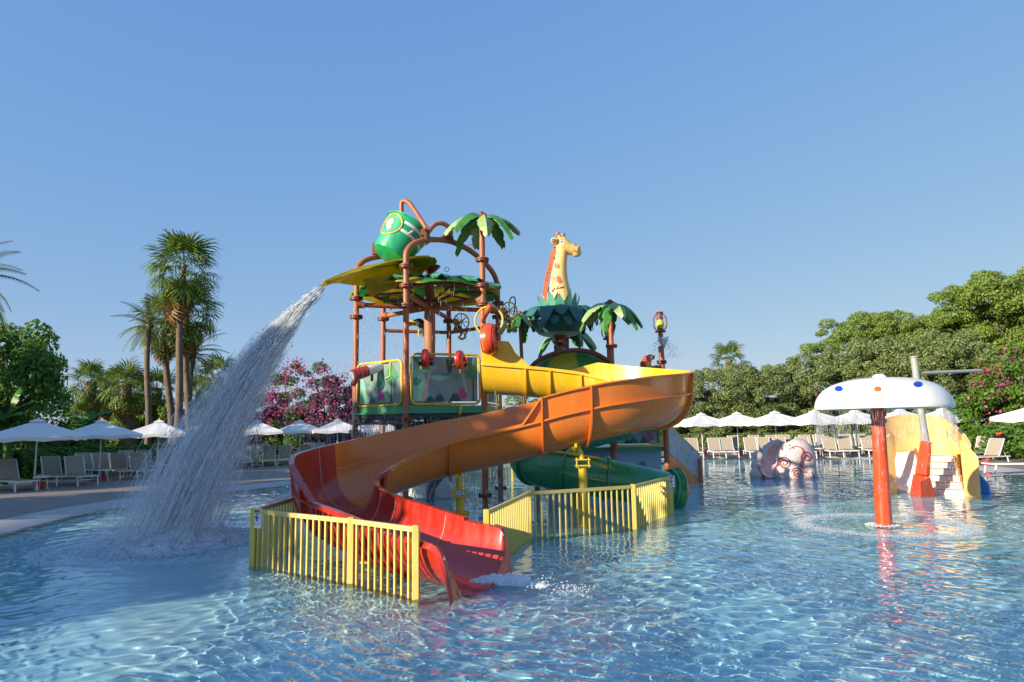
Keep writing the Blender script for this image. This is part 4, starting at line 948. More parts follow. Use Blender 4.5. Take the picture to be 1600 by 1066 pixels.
mb = MB(); mb.tube([sp_(0, 1.1), sp_(1, .02), sp_(1, .9), sp_(0, 2.1)], .03, 8, closed=True); mb.tube([sp_(.5, .55), sp_(.5, 1.5)], .03, 8); obj('stair_rail', mb, 'yrail', sb)
for k in range(11):
    t = .08+k*.083; z = 1.12-1.07*t+.22+.28*(k % 3); c = sp_(t, z)-nn_*1.1
    mb = MB(); mb.ball(tuple(c), .09, 8, 6, (.8, .3, 1.6)); obj('painted_motif', mb, ('pm', 'pl', 'pg', 'pb')[k % 4], sb)
for k in range(5):
    mb = MB(); t0, t1 = k*.19, k*.19+.2; z = 1.15-.24*k; c = sp_((t0+t1)/2, z)-nn_*16; mb.box(tuple(c), (.5, .9, .05)); obj('stair_tread', mb, 'deckg', T2)
PB_ = MB(); c = P(1093, 740, 23.9); PB_.tube([(c.x, c.y, -.27), (c.x, c.y, .76)], .11, 14); o = obj('bollard', PB_, 'post'); tag(o, 'short terracotta pipe bollard in the water at the foot of the stairs', 'bollard')
# dome canopy with a brown arch
DC = thing('leaf_canopy', 'low green and yellow leaf dome under a brown arch pipe between two palms', 'canopy', (P(895, 575, 21.6).x, 21.6, 2.4))
cx_ = P(897, 575, 21.6)
vsn = 5
for k in range(8):
    a0, a1 = PI*2*k/8, PI*2*(k+1)/8; mb = MB(); vs = []; fs = []; NR, NA = 6, 5
    for lay in (0, 1):
        for i in range(NR+1):
            q = i/NR
            for j in range(NA+1):
                a = a0+(a1-a0)*j/NA; r = 1.38*math.sin(q*PI/2*.98)*(1+.03*math.sin(j*PI/NA)*(i == NR)); vs.append((cx_.x+r*math.cos(a), 21.6+r*math.sin(a), 3.50+.72*math.cos(q*PI/2)+.03*lay+.03*math.sin(j*PI/NA)*q))
    W2 = (NR+1)*(NA+1)
    for i in range(NR):
        for j in range(NA): p = i*(NA+1)+j; fs += [(p, p+1, p+NA+2, p+NA+1), (W2+p, W2+p+NA+1, W2+p+NA+2, W2+p+1)]
    mb.add(vs, fs); obj('canopy_segment', mb, ('canopyg', 'canopyy')[k % 2], DC)
mb = MB(); mb.tube(spline([P(828, 578, 20.8), P(838, 566, 20.7), P(862, 554, 20.6), P(895, 547.5, 20.5), P(925, 551, 20.6), P(948, 563, 20.7), P(958, 572, 20.8)], 6), .075, 10); obj('arch_pipe', mb, 'flange', DC)
mb = MB(); mb.tube([(cx_.x, 21.6, 1.2), (cx_.x, 21.6, 4.2)], .08, 10); obj('centre_pipe', mb, 'post', DC)
pt = P(953, 473, 20.3)
apalm('moulded palm with pale leaves on the pipe right of the giraffe', pt, 1.2, 1.0, .1, 9, lean=(.0, .0), fl=(P(953, 541, 20.3).z,))
apalm('moulded dark palm half hidden behind the leaf bowl of the giraffe', P(885, 512, 23.8), 1.2, 1.15, .3, 8)
apalm('small moulded palm on a leaning pipe left of the giraffe', P(812, 490, 22.2), 1.2, .85, .5, 8, lean=(.12, 0))
# lanterns
def lantern(px, py, Y, label, s=1.0):
    c = P(px, py, Y); T = thing('lantern', label, 'lantern', tuple(c))
    def q(z): return c+Vector((0, 0, z*s))
    mb = MB(); mb.lathe([(0, 0), (.17*s, 0), (.18*s, .03*s), (.13*s, .09*s), (.10*s, .12*s), (0, .12*s)], tuple(c), 18); obj('lantern_base', mb, 'flange', T)
    mb = MB(); mb.lathe([(.0, .12*s), (.09*s, .13*s), (.13*s, .22*s), (.12*s, .32*s), (.075*s, .42*s), (0, .44*s)], tuple(c), 18); obj('glass_globe', mb, 'lampy', T)
    mb = MB(); mb.lathe([(0, .42*s), (.11*s, .43*s), (.10*s, .50*s), (.07*s, .56*s), (.07*s, .62*s), (.12*s, .64*s), (.11*s, .67*s), (0, .67*s)], tuple(c), 18); obj('lantern_cap', mb, 'flange', T)
    for d in (-1, 1):
        mb = MB(); mb.tube([q(.10)+Vector((d*.15*s, 0, 0)), q(.2)+Vector((d*.21*s, 0, 0)), q(.45)+Vector((d*.21*s, 0, 0)), q(.56)+Vector((d*.14*s, 0, 0)), q(.62)+Vector((d*.06*s, 0, 0))], .022*s, 8); obj('side_tube', mb, 'flange', T)
    mb = MB(); mb.torus((0, 0, 0), .12*s, .008*s, 16, 5, mtx=Matrix.Translation(q(.27)) @ Matrix.Rotation(PI/2, 4, 'X')); obj('wire_guard', mb, 'black', T)
    return c
c = lantern(1032, 519.5, 22, 'brown storm lantern with yellow globe on the tall pipe at the right')
LP = thing('fountain_pipe', 'terracotta pipe carrying the right lantern with water spraying from its top', 'pipe', (c.x, c.y, 1.2))
mb = MB(); mb.tube([c, c-Vector((0, 0, .35))], .04, 8); mb.tube([c-Vector((0, 0, .45)), (P(1037, 575, 22).x, 22, 1.2)], .085, 12); mb.lathe([(0, 0), (.07, 0), (.09, .12), (0, .14)], tuple(c-Vector((0, 0, .16))), 12); obj('pipe_shaft', mb, 'post', LP)
mb = MB(); flange(P(1034, 566, 22), P(1034, 566, 22).z, .08, mb); obj('flange', mb, 'flange', LP)
mb = MB(); mb.tube([P(1034, 574, 22), P(1026, 573, 22), P(1012, 576, 22)], .05, 8); obj('perch_arm', mb, 'post', LP)
c = lantern(950, 531, 24, 'brown lantern partly hidden behind the pale leaved palm pipe')
mb = MB(); mb.tube([c, Vector((c.x, c.y, 1.2))], .06, 10); tag(obj('lantern_post', mb, 'post'), 'slim terracotta post carrying the lantern behind the palm pipe', 'post')
# ---- birds
def parrot():
    Y = 21.9; k = Y/1067; b = P(1012, 573, Y); T = thing('parrot_figure', 'red parrot figure with yellow wing perched beside the lantern pipe', 'parrot figure', tuple(b))
    mb = MB(); mb.tube(spline([P(1006, 578, Y), P(1008, 570, Y), P(1011, 563, Y), P(1014, 558, Y)], 4), [k*v for v in np.interp(np.arange(13)/12, [0, .3, .7, 1], [4, 8.5, 7.5, 5.5])], 14); mb.ball(tuple(P(1016, 558.5, Y)), k*5.2, 12, 8)
    o = sculpt('body', mb, 'mred', T, .02, 4)
    mb = MB(); mb.tube([P(1019, 556, Y), P(1021.5, 558.5, Y), P(1020.5, 562, Y)], [.05, .045, .01], 8); obj('beak', mb, 'black', T)
    decal(o, T, 'face_patch', 'white', oval(1018.2, 558.5, 1.5, 2.6, Y)); decal(o, T, 'wing', 'yellow', oval(1014, 571, 4, 5, Y)); decal(o, T, 'eye', 'black', oval(1017, 557, .6, .6, Y, 8), off=.014)
    mb = MB(); mb.tube([P(1012, 575, Y), P(1012, 579, Y)], .03, 6); obj('foot', mb, 'grey', T)
parrot()
def toucan():
    Y = 20.25; k = Y/1067; T = thing('toucan_figure', 'grey toucan figure with big yellow beak on a rail left of the trunk', 'toucan figure', tuple(P(655, 517, Y)))
    mb = MB(); mb.tube(spline([P(649, 504, Y), P(655, 503, Y), P(659, 508, Y), P(661, 516, Y), P(664, 524, Y), P(665, 530, Y)], 4), [k*v for v in np.interp(np.arange(21)/20, [0, .3, .6, .8, 1], [4.5, 6.5, 5.5, 3.5, 2])], 14)
    o = sculpt('body', mb, 'toucan', T, .02, 3)
    mb = MB(); mb.tube(spline([P(648, 504, Y), P(642, 505, Y), P(636, 507.5, Y), P(631, 511, Y)], 3), [.10, .095, .09, .085, .08, .075, .065, .05, .04, .02], 10); obj('beak', mb, 'beak', T)
    decal(o, T, 'face_patch', 'white', oval(651.5, 506, 3.2, 5, Y, 12, .1)); decal(o, T, 'eye', 'black', oval(650.5, 503, .8, .8, Y, 8), off=.014)
    mb = MB(); mb.tube([P(655, 515, Y), P(654, 521, Y), P(657, 528, Y)], .03, 6); obj('leg', mb, 'beak', T)
toucan()
# ---- monkeys with yellow wheels
M['monkey'] = mat('monkey_brown', (.25, .15, .09), .6, .25, 9, .2, 40)
def monkey(px, py, Y, label, s=1.0, wheel=True):
    k = Y/1067*s; T = thing('monkey_figure', label, 'monkey figure', tuple(P(px, py, Y)))
    def q(x, y, d=0): return P(px+x*s, py+y*s, Y+d)
    mb = MB(); mb.ball(tuple(q(-6, -4)), k*5.5, 12, 8); mb.tube([q(-5, 0), q(-1, 6), q(3, 10)], [k*3.5, k*4.8, k*4], 12)
    mb.tube([q(-3, 1), q(4, -5), q(9, -10)], [k*2, k*1.5, k*1.4], 8); mb.tube([q(-6, 2), q(-9, 9), q(-4, 13)], [k*2, k*1.5, k*1.4], 8)
    mb.tube([q(3, 10), q(9, 7), q(11, 13)], [k*2.4, k*1.7, k*1.4], 8); mb.tube([q(2, 11), q(3, 17), q(-2, 20)], [k*2.4, k*1.6, k*1.4], 8); mb.tube([q(4, 11), q(10, 17), q(13, 11)], [k*1.2, k*1, k*.8], 6)
    o = sculpt('body', mb, 'monkey', T, .022, 3); decal(o, T, 'face', 'pink', oval(px-6*s, py-3.5*s, 3*s, 3.2*s, Y, 12, .1)); decal(o, T, 'eye', 'black', oval(px-7*s, py-4.5*s, .7*s, .7*s, Y, 6), off=.014); decal(o, T, 'eye', 'black', oval(px-4.6*s, py-4.5*s, .7*s, .7*s, Y, 6), off=.014)
    mt = Matrix.Translation(q(3, -4, -.12)) @ Matrix.Rotation(PI/2, 4, 'X') @ Matrix.Rotation(.5, 4, 'Y')
    mb = MB(); mb.torus((0, 0, 0), k*13, .022, 24, 6, mtx=mt); w = obj('yellow_wheel', mb, 'yrail', T)
    for j in range(4):
        a = j*PI/4; mb = MB(); mb.tube([mt @ Vector((k*13*math.cos(a), k*13*math.sin(a), 0)), mt @ Vector((-k*13*math.cos(a), -k*13*math.sin(a), 0))], .014, 6); obj('spoke', mb, 'yrail', w)
    mb = MB(); mb.tube(spline([q(-2, 19, -.1), q(3, 23, -.1), q(9, 20, -.1), q(8, 14, -.1)], 4), .035, 8); obj('yellow_hook', mb, 'beak', T)
monkey(718, 507, 20.7, 'brown monkey figure with a yellow wheel right of the bark trunk')
monkey(793, 490, 20.0, 'brown monkey figure with a yellow wheel at the top right of the tower', 1.05)
mb = MB(); mb.tube(spline([P(795, 478, 20), P(798, 466, 20), P(804, 465, 20), P(805, 474, 20), P(803, 492, 20)], 5), .02, 6); tag(obj('hoop', mb, 'black'), 'thin dark bent hoop beside the right monkey figure', 'hoop')
# ---- red paddle wheel on a gold ring
RW = thing('paddle_wheel', 'big red paddle wheel hanging from a gold ring on the tower front', 'water wheel', tuple(P(765, 530, 16.2)))
c = P(765, 530, 16.2); wd_ = Vector((.985, -.17, 0)).normalized(); mt = Matrix.Translation(c) @ wd_.to_track_quat('Z', 'Y').to_matrix().to_4x4()
mb = MB(); mb.lathe([(.0, -.13), (.24, -.13), (.36, -.10), (.385, -.03), (.385, .03), (.36, .10), (.24, .13), (0, .13)], n=32, mtx=mt); obj('wheel_body', mb, 'mred', RW)
mb = MB(); mb.lathe([(.28, -.155), (.33, -.155), (.34, -.12)], n=32, mtx=mt); mb.lathe([(.28, .155), (.33, .155), (.34, .12)], n=32, mtx=mt); obj('wheel_rim', mb, 'red', RW, kind=None)
mb = MB(); a = R(55); mb.box((.27*math.cos(a), .27*math.sin(a), .14), (.10, .24, .03), mt); obj('paddle_slot', mb, 'black', RW)
mb = MB(); rc = P(764, 501, 16.35); mb.torus((0, 0, 0), .345, .026, 36, 8, mtx=Matrix.Translation(rc) @ Matrix.Rotation(PI/2, 4, 'X') @ Matrix.Rotation(-.2, 4, 'Y'), a0=R(-55), a1=R(235)); obj('gold_ring', mb, 'yrail', RW)
mb = MB(); mb.tube([vz(P3, P(750, 502, 17.4).z), P(756, 497, 16.7), P(763, 484, 16.3)], .06, 10); mb.tube([P(761, 487, 16.35), P(768, 476, 16.2)], .08, 10); obj('spout_pipe', mb, 'post', RW)
# ---- water cannons
def cannon(a, b, r, label, m1='red', m2='grey'):
    T = thing('water_cannon', label, 'water cannon', tuple(b)); d = (b-a)
    mb = MB(); mb.tube([a, a+d*.12, a+d*.45], [r*.95, r, r*.92], 14); obj('muzzle', mb, m1, T)
    mb = MB(); mb.tube([a+d*.40, a+d*.85, b], [r*.86, r*.75, r*.45], 14); obj('barrel', mb, m2, T)
    mb = MB(); mb.tube([a-d*.02, a+d*.03], r*.7, 12); obj('nozzle', mb, 'white', T)
    mb = MB(); mb.tube([a+d*.6, a+d*.6-Vector((0, 0, .3))], .035, 8); mb.tube([b, b+d.normalized()*.12+Vector((0, 0, .06))], .03, 8); obj('mount', mb, 'flange', T)
    return T
t = cannon(P(551, 587, 16.9), P(601, 571, 17.4), .155, 'red and grey water cannon on the left platform panel', 'red', 'whitepaint')
mb = MB(); a_ = P(556, 592, 17.0); mb.tube([a_, P(551, 603, 17.0)], [.09, .06], 8); obj('trigger_shield', mb, 'red', t)
def discc(px, py, yaw, tilt, rx, label):
    c = P(px, py, 16.6); T = thing('water_cannon', label, 'water cannon', tuple(c))
    m_ = Matrix.Translation(c) @ Matrix.Rotation(yaw, 4, 'Z') @ Matrix.Rotation(tilt, 4, 'Y') @ Matrix.Rotation(PI/2, 4, 'X')
    mb = MB(); mb.lathe([(.0, .12), (.12, .12), (.22, .06), (.235, 0), (.22, -.05), (.10, -.08), (0, -.08)], n=24, mtx=m_); s_ = obj('shield', mb, 'red', T)
    mb = MB(); mb.lathe([(0, .20), (.05, .20), (.055, .05)], n=12, mtx=m_); obj('nozzle', mb, 'signr', T)
    mb = MB(); mb.tube([c+Vector((0, .1, 0)), c+Vector((0, .32, -.05)), c+Vector((0, .34, -.3))], .04, 8); obj('mount', mb, 'flange', T)
    for s in (-1, 1): mb = MB(); mb.ball(tuple(c+Vector((s*.14, .1, -.12))), .055, 8, 6); obj('knob', mb, 'black', T)
discc(664.5, 560, R(84), 0, 1, 'red shielded cannon standing upright at the middle of the front panel')
discc(718, 562, R(74), R(24), 1, 'red shielded cannon tilted to the right on the front panel')

# ---------------------------------------------------------------- mushroom shower
MT = P(1371, 632, 13.2); MBp = G(1381, 822)
MU = thing('mushroom_shower', 'white mushroom shower with blue and orange spots on a red pole in the pool', 'water mushroom', (MBp.x, MBp.y, 0))
dv = (MT-MBp).normalized()
mb = MB(); mb.tube([MBp-dv*.28, MBp+dv*.5, MBp+dv*1.4, MT+dv*.1], [.15, .14, .125, .118], 20); pl = obj('pole', mb, 'mred', MU)
mb = MB(); cc = P(1378, 636, 13.2); CR = 1.19; CH = .56
capp = [(0, CH+.0), (.1, CH), (.5, CH*.97), (.85, CH*.86), (1.12, CH*.67), (1.29, CH*.40), (1.365, CH*.12), (1.375, -.02), (1.35, -.035), (1.30, .0), (1.0, .10), (.5, .16), (0, .18)]
sm = spline([(a*.868, 0, b) for a, b in capp], 3); mb.lathe([(max(p.x, 0), p.z) for p in sm], tuple(cc), 64); cap = obj('cap', mb, 'white', MU)
mb = MB(); mb.lathe([(0, CH+.07), (.07, CH+.07), (.12, CH+.03), (.14, CH-.01)], tuple(cc), 16); obj('top_vent', mb, 'whitepaint', MU)
for (x, y, rx, ry, m_) in ((1310.5, 607.5, 6.6, 4.4, 'blue'), (1371.5, 608, 5.9, 4.2, 'orspot'), (1434.5, 600.5, 7.4, 4.6, 'blue'), (1275, 616, 1.6, 3.2, 'octred'), (1480, 608, 1.8, 3.6, 'octred')):
    decal(cap, MU, 'spot', m_, oval(x, y, rx, ry, 13.2, 20), src=Vector((0, 0, 2)), off=.005)
mb = MB(); k = 0
for k in range(14):
    a = k*2.39; mb.ball(tuple(MBp+dv*(1.98+.14*math.sin(k*1.7))+Vector((.115*math.cos(a), .115*math.sin(a), 0))), .035, 6, 4, (1, 1, 1.4))
obj('pole_splatter', mb, 'octred', MU, kind='stuff')
# ---------------------------------------------------------------- yellow splash slide
KB = Vector((11.1, 18.4, 0)); KZ = lambda px, py, Y=18.4: P(px, py, Y)
KS = thing('kiddie_slide', 'small ochre yellow slide tower with white steps behind the mushroom shower', 'kids slide', tuple(KB))
def wall(ptsb, m, th=.09, nm='wall', label=None):
    """curved upright wall: list of (x, y, ztop)"""
    mb = MB(); n = len(ptsb); rows = []
    for i, (x, y, zt) in enumerate(ptsb):
        a = Vector(ptsb[max(i-1, 0)][:2]); b = Vector(ptsb[min(i+1, n-1)][:2]); d = (b-a).normalized(); nv = Vector((-d.y, d.x))*th/2
        rows.append([(x+nv.x, y+nv.y, -.27), (x+nv.x, y+nv.y, zt), (x-nv.x, y-nv.y, zt), (x-nv.x, y-nv.y, -.27)])
    mb.v = [v for r_ in rows for v in r_]
    for i in range(n-1):
        for k in range(4): mb.f.append((i*4+k, (i+1)*4+k, (i+1)*4+(k+1) % 4, i*4+(k+1) % 4))
    mb.f += [(3, 2, 1, 0), tuple((n-1)*4+k for k in range(4))]
    return obj(nm, mb, m, KS, label=label)
fl_, fr_ = G(1387, 768), G(1528, 778)
k1, k2 = Vector((10.35, 19.1, 0)), Vector((12.35, 18.1, 0))
ctl = [(G(1385, 765).x, G(1385, 765).y, P(1387, 672, 19.3).z), (10.55, 19.9, P(1394, 660, 20).z), (11.2, 20.3, P(1420, 650, 20.3).z), (11.9, 20.3, P(1450, 647.5, 20.3).z), (12.45, 19.95, P(1480, 652, 20).z), (12.42, 19.2, P(1505, 673, 19.2).z), (12.14, 18.45, P(1514, 693, 18.5).z), (G(1526, 776).x-.03, G(1526, 776).y+.12, P(1526, 712, 17.8).z)]
cs = spline(ctl, 6); wall([(p.x, p.y, p.z) for p in cs], 'kidy', nm='back_wall')
a3, b3 = G(1460, 772), G(1512, 775)
st_d = Vector((.93, -.36, 0)).normalized(); st_b = Vector((.36, .93, 0))
NS = 6
for k in range(NS):
    zt = .16+.165*k; yb = .20*k; c = Vector(((a3.x+b3.x)/2, (a3.y+b3.y)/2, 0))+st_b*(yb+.1); L = (b3-a3).length*.98
    ang_ = math.atan2((b3-a3).y, (b3-a3).x); m_ = Matrix.Translation((c.x, c.y, 0)) @ Matrix.Rotation(ang_, 4, 'Z')
    mb = MB(); mb.box((0, 0, (zt-.3)/2), (L, .205, zt+.3), m_, bev=.012); s_ = obj('step', mb, 'cream', KS)
    mb = MB(); mb.box((0, -.105, zt-.022), (L, .012, .022), m_); obj('step_nosing', mb, 'orspot', s_)
c = Vector(((a3.x+b3.x)/2, (a3.y+b3.y)/2, 0))+st_b*1.45; mb = MB(); mb.box((0, 0, .4), (1.0, .5, 1.2), Matrix.Translation((c.x+.12, c.y, 0)) @ Matrix.Rotation(ang_, 4, 'Z')); obj('top_platform', mb, 'kidy', KS)
pa, pb = G(1511, 776), G(1529, 778); mb = MB(); za, zb2 = P(1511, 688, 17.9).z, P(1528, 714, 17.7).z
mb.add(*slab([Vector((pa.x, pa.y, -.27)), Vector((pb.x, pb.y, -.27)), Vector((pb.x+.03, pb.y, zb2)), Vector((pa.x, pa.y, za))], Vector((.0, .09, 0)))); obj('front_cheek', mb, 'kidy', KS)
# little slide chute on the left: pinkish wall panel
a4, b4 = G(1401, 768), G(1448, 771)
pa, pb = G(1384, 770), G(1400, 769); mb = MB(); mb.add(*slab([Vector((pa.x, pa.y, -.27)), Vector((pb.x, pb.y, -.27)), Vector((pb.x, pb.y, .95)), Vector((pb.x-.05, pb.y, P(1397, 672, 19).z-.12)), Vector((pa.x+.02, pa.y, P(1388, 682, 19).z-.1))], Vector((.0, .08, 0)))); obj('front_cheek', mb, 'kidy', KS)
rows = []
mb = MB(); n = 9; vs = []; fs = []
for i in range(n+1):
    q = i/n; zz = .02+1.0*(q**1.4)
    for j in range(7):
        u = j/6; p = a4+(b4-a4)*u; p = p+st_b*(1.25*q); vs.append((p.x, p.y, zz+.35*abs(u-.5)**2))
for i in range(n):
    for j in range(6): a = i*7+j; fs.append((a, a+1, a+8, a+7))
m_ = len(vs); vs += [(x, y, -.27) for x, y, z in vs]; fs += [(m_+j, m_+j+1, j+1, j) for j in range(6)]+[(i*7, (i+1)*7, m_+(i+1)*7, m_+i*7) for i in range(n)]+[(m_+i*7+6, m_+(i+1)*7+6, (i+1)*7+6, i*7+6) for i in range(n)]
mb.add(vs, fs); obj('chute', mb, 'cream', KS)
mb = MB(); p0, p1 = G(1449, 771), G(1449, 771)+st_b*1.2; mb.add(*slab([Vector((p0.x, p0.y, -.2)), Vector((p1.x, p1.y, -.2)), Vector((p1.x, p1.y, 1.15)), Vector((p0.x+.05, p0.y, .25))], Vector((.03, 0, 0)))); obj('chute_divider', mb, 'orspot', KS, smooth=0)
mb = MB(); c = P(1521, 744, 19.0); mb.tube([c+Vector((-.1, .9, .15)), c+Vector((.05, .3, .1)), c+Vector((.08, -.1, -.3)), c+Vector((.06, -.2, -.8))], [.18, .22, .24, .22], 16); obj('blue_side_tube', mb, 'blueslide', KS)
# grey and red spray post with a long arm
SP = thing('spray_post', 'leaning grey spray post with red flared foot and a long grey arm', 'spray post', tuple(G(1443, 771)))
b = G(1441, 772); t1 = P(1447, 690, 17.9); t2 = P(1428, 559, 17.9)
mb = MB(); mb.tube([t1, P(1437, 630, 17.9), t2], .085, 14); mb.tube([t2, t2+Vector((0, 0, .03))], .11, 14); obj('grey_post', mb, 'grey', SP)
mb = MB(); mb.tube([P(1441, 742, 17.9), t1], [.18, .13], 8); obj('red_sleeve', mb, 'mred', SP)
mb = MB(); mb.tube([b-Vector((0, 0, .25)), P(1440, 744, 17.9)], [.34, .19], 4); obj('flared_foot', mb, 'mred', SP, smooth=20)
mb = MB(); mb.tube([P(1431, 583.5, 17.9), P(1532, 579, 18.6)], .045, 10); obj('spray_arm', mb, 'grey', SP)
# ---------------------------------------------------------------- octopus-like slide
OC = thing('shell_slide', 'low mottled white slide figure with dark pink spiral lines in the far pool', 'kids slide', tuple(G(1225, 748)))
Yo = 24.4; k = Yo/1067
def q(x, y, d=0): return P(x, y, Yo+d)
mb = MB()
mb.tube(spline([q(1232, 745), q(1236, 722), q(1247, 705), q(1258, 716), q(1264, 745)], 6), [k*v for v in np.interp(np.arange(25)/24, [0, .25, .5, .75, 1], [12, 17, 20, 16, 10])], 16)
mb.ball(tuple(q(1240, 718, .1)), k*26, 20, 14, (1, .6, 1.1)); mb.ball(tuple(q(1222, 740, -.15)), k*13, 14, 10, (1, .7, 1)); mb.ball(tuple(q(1240, 741, -.3)), k*11, 14, 10); mb.ball(tuple(q(1258, 716, -.1)), k*12, 14, 10)
mb.tube(spline([q(1255, 722), q(1262, 736), q(1272, 744), q(1282, 747)], 4), [k*v for v in np.interp(np.arange(13)/12, [0, .5, 1], [12, 8, 4])], 12)
mb.box(tuple(q(1237, 752)), (1.2, .8, .6))
oc = sculpt('main_lobe', mb, 'oct', OC, .035, 5)
mb = MB(); mb.ball(tuple(q(1184, 713, .3)), k*9, 12, 8); mb.ball(tuple(q(1182, 728, .2)), k*9, 12, 8); mb.ball(tuple(q(1181, 742, .1)), k*10, 12, 8); mb.tube([q(1190, 752, .3), q(1190, 725, .5), q(1196, 700, .8), q(1210, 690, 1.0)], [k*6, k*6, k*5, k*4], 12); sculpt('rear_lobe', mb, 'oct', OC, .035, 4)
mb = MB(); rows = []
for i in range(9):
    q_ = i/8; yy = -.1+1.1*q_
    for j in range(9):
        a = PI*j/8; rows.append(tuple(q(1205, 728, yy)+Vector((-.42*math.cos(a), 0, -.42*math.sin(a)*(1)+.9*q_**1.3))))
fs = [(i*9+j, i*9+j+1, i*9+j+10, i*9+j+9) for i in range(8) for j in range(8)]
mb.add(rows, fs); obj('chute', mb, 'pink', OC)
mb = MB(); mb.add([tuple(p) for p in (q(1191, 750, 1.0), q(1222, 750, 1.0), q(1228, 692, 1.0), q(1215, 686, 1.0), q(1200, 692, 1.0))]+[tuple(p) for p in (q(1191, 750, 1.2), q(1222, 750, 1.2), q(1228, 692, 1.2), q(1215, 686, 1.2), q(1200, 692, 1.2))], [(0, 1, 2, 3, 4), (9, 8, 7, 6, 5), (0, 5, 6, 1), (1, 6, 7, 2), (2, 7, 8, 3), (3, 8, 9, 4), (4, 9, 5, 0)]); obj('chute_back', mb, 'pink', OC)
base = wloc(OC); bv = BVHTree.FromPolygons([tuple(v.co+base) for v in oc.data.vertices], [tuple(p.vertices) for p in oc.data.polygons])
def onoc(x, y):
    p = q(x, y, -1.5); d = (p-Vector((0, 0, 2))).normalized(); h = bv.ray_cast(Vector((0, 0, 2)), d); return (h[0]-d*.012) if h[0] is not None else None
def spiral(cx, cy, r0, turns, a0, tail=(), s=1):
    pts = [(cx+(r0*(1-i/(turns*14)*.86))*math.cos(a0+s*2*PI*i/14), cy+(r0*(1-i/(turns*14)*.86))*math.sin(a0+s*2*PI*i/14)) for i in range(int(turns*14))]
    pts = list(tail)+pts; pp = [onoc(*p) for p in pts]; pp = [p for p in pp if p is not None]
    mb = MB(); mb.tube(pp, [.010]+[.021]*(len(pp)-2)+[.010], 6); obj('spiral_line', mb, 'octred', OC)
spiral(1226, 724, 10, 2.0, -2.4, [(1219, 748), (1216, 738), (1216, 728)]); spiral(1245, 739, 8, 2.0, -2.8, [(1236, 748)]); spiral(1260, 714, 9, 1.8, 2.6, [(1268, 746), (1256, 734), (1250, 724)]); spiral(1250, 712, 20, .45, 3.6)
for (x, y, r) in ((1222, 702, 2.0), (1234, 696, 1.4), (1240, 701, 1.5), (1255, 706, 1.3), (1265, 720, 1.2), (1228, 712, 1.0)): decal(oc, OC, 'spot', 'octred', oval(x, y, r, r, Yo, 10, .1), src=Vector((0, 0, 2)), off=.01)

# ---------------------------------------------------------------- parasols, loungers and tables
DZ = .06
def make_umbrella(label, pole='whitepaint'):
    T = thing('parasol', label, 'parasol', (0, 0, 0)); w = 1.36; zt = 2.44; zr = 1.86; N = 8
    mb = MB(); vs = [(0, 0, zt)]; fs = []
    rim = []
    for k in range(32):
        a = 2*PI*k/32; seg = k % 8
        m_ = max(abs(math.cos(a)), abs(math.sin(a))); r = w/m_*(.985 if seg == 4 else 1); rim.append((r*math.cos(a), r*math.sin(a)))
    rows = []
    for q in (.12, .4, .7, 1.0):
        rows.append([(x*q, y*q, zt-(zt-zr)*(q**.92)+(-.05*math.sin(PI*((k % 4)/4))*q if k % 4 else 0)) for k, (x, y) in enumerate(rim)])
    rows.append([(x*1.005, y*1.005, z-.13-.02*(k % 4 == 2)) for k, (x, y, z) in enumerate(rows[-1])])
    for r_ in rows: vs += r_
    for k in range(32): fs.append((0, 1+k, 1+(k+1) % 32))
    for i in range(4):
        for k in range(32): fs.append((1+i*32+k, 1+(i+1)*32+k, 1+(i+1)*32+(k+1) % 32, 1+i*32+(k+1) % 32))
    mb.add(vs, fs); obj('canopy', mb, 'cloth', T, smooth=25)
    mb = MB(); mb.lathe([(0, zt+.10), (.02, zt+.09), (.04, zt+.05), (.25, zt-.02), (.32, zt-.07)], n=4, mtx=Matrix.Rotation(PI/4, 4, 'Z')); obj('vent_cap', mb, 'cloth', T, smooth=20)
    mb = MB(); mb.tube([(0, 0, 0), (0, 0, zt)], .028, 8); obj('pole', mb, pole, T)
    for k in range(8):
        x, y = rim[k*4]; mb = MB(); mb.tube([(0, 0, zt-.06), (x*.97, y*.97, zr+.0)], .012, 5); obj('rib', mb, 'wood', T)
    mb = MB(); mb.box((0, 0, .04), (.5, .5, .08), bev=.015); mb.tube([(0, 0, .05), (0, 0, .35)], .045, 8); obj('base', mb, 'grey', T)
    return T
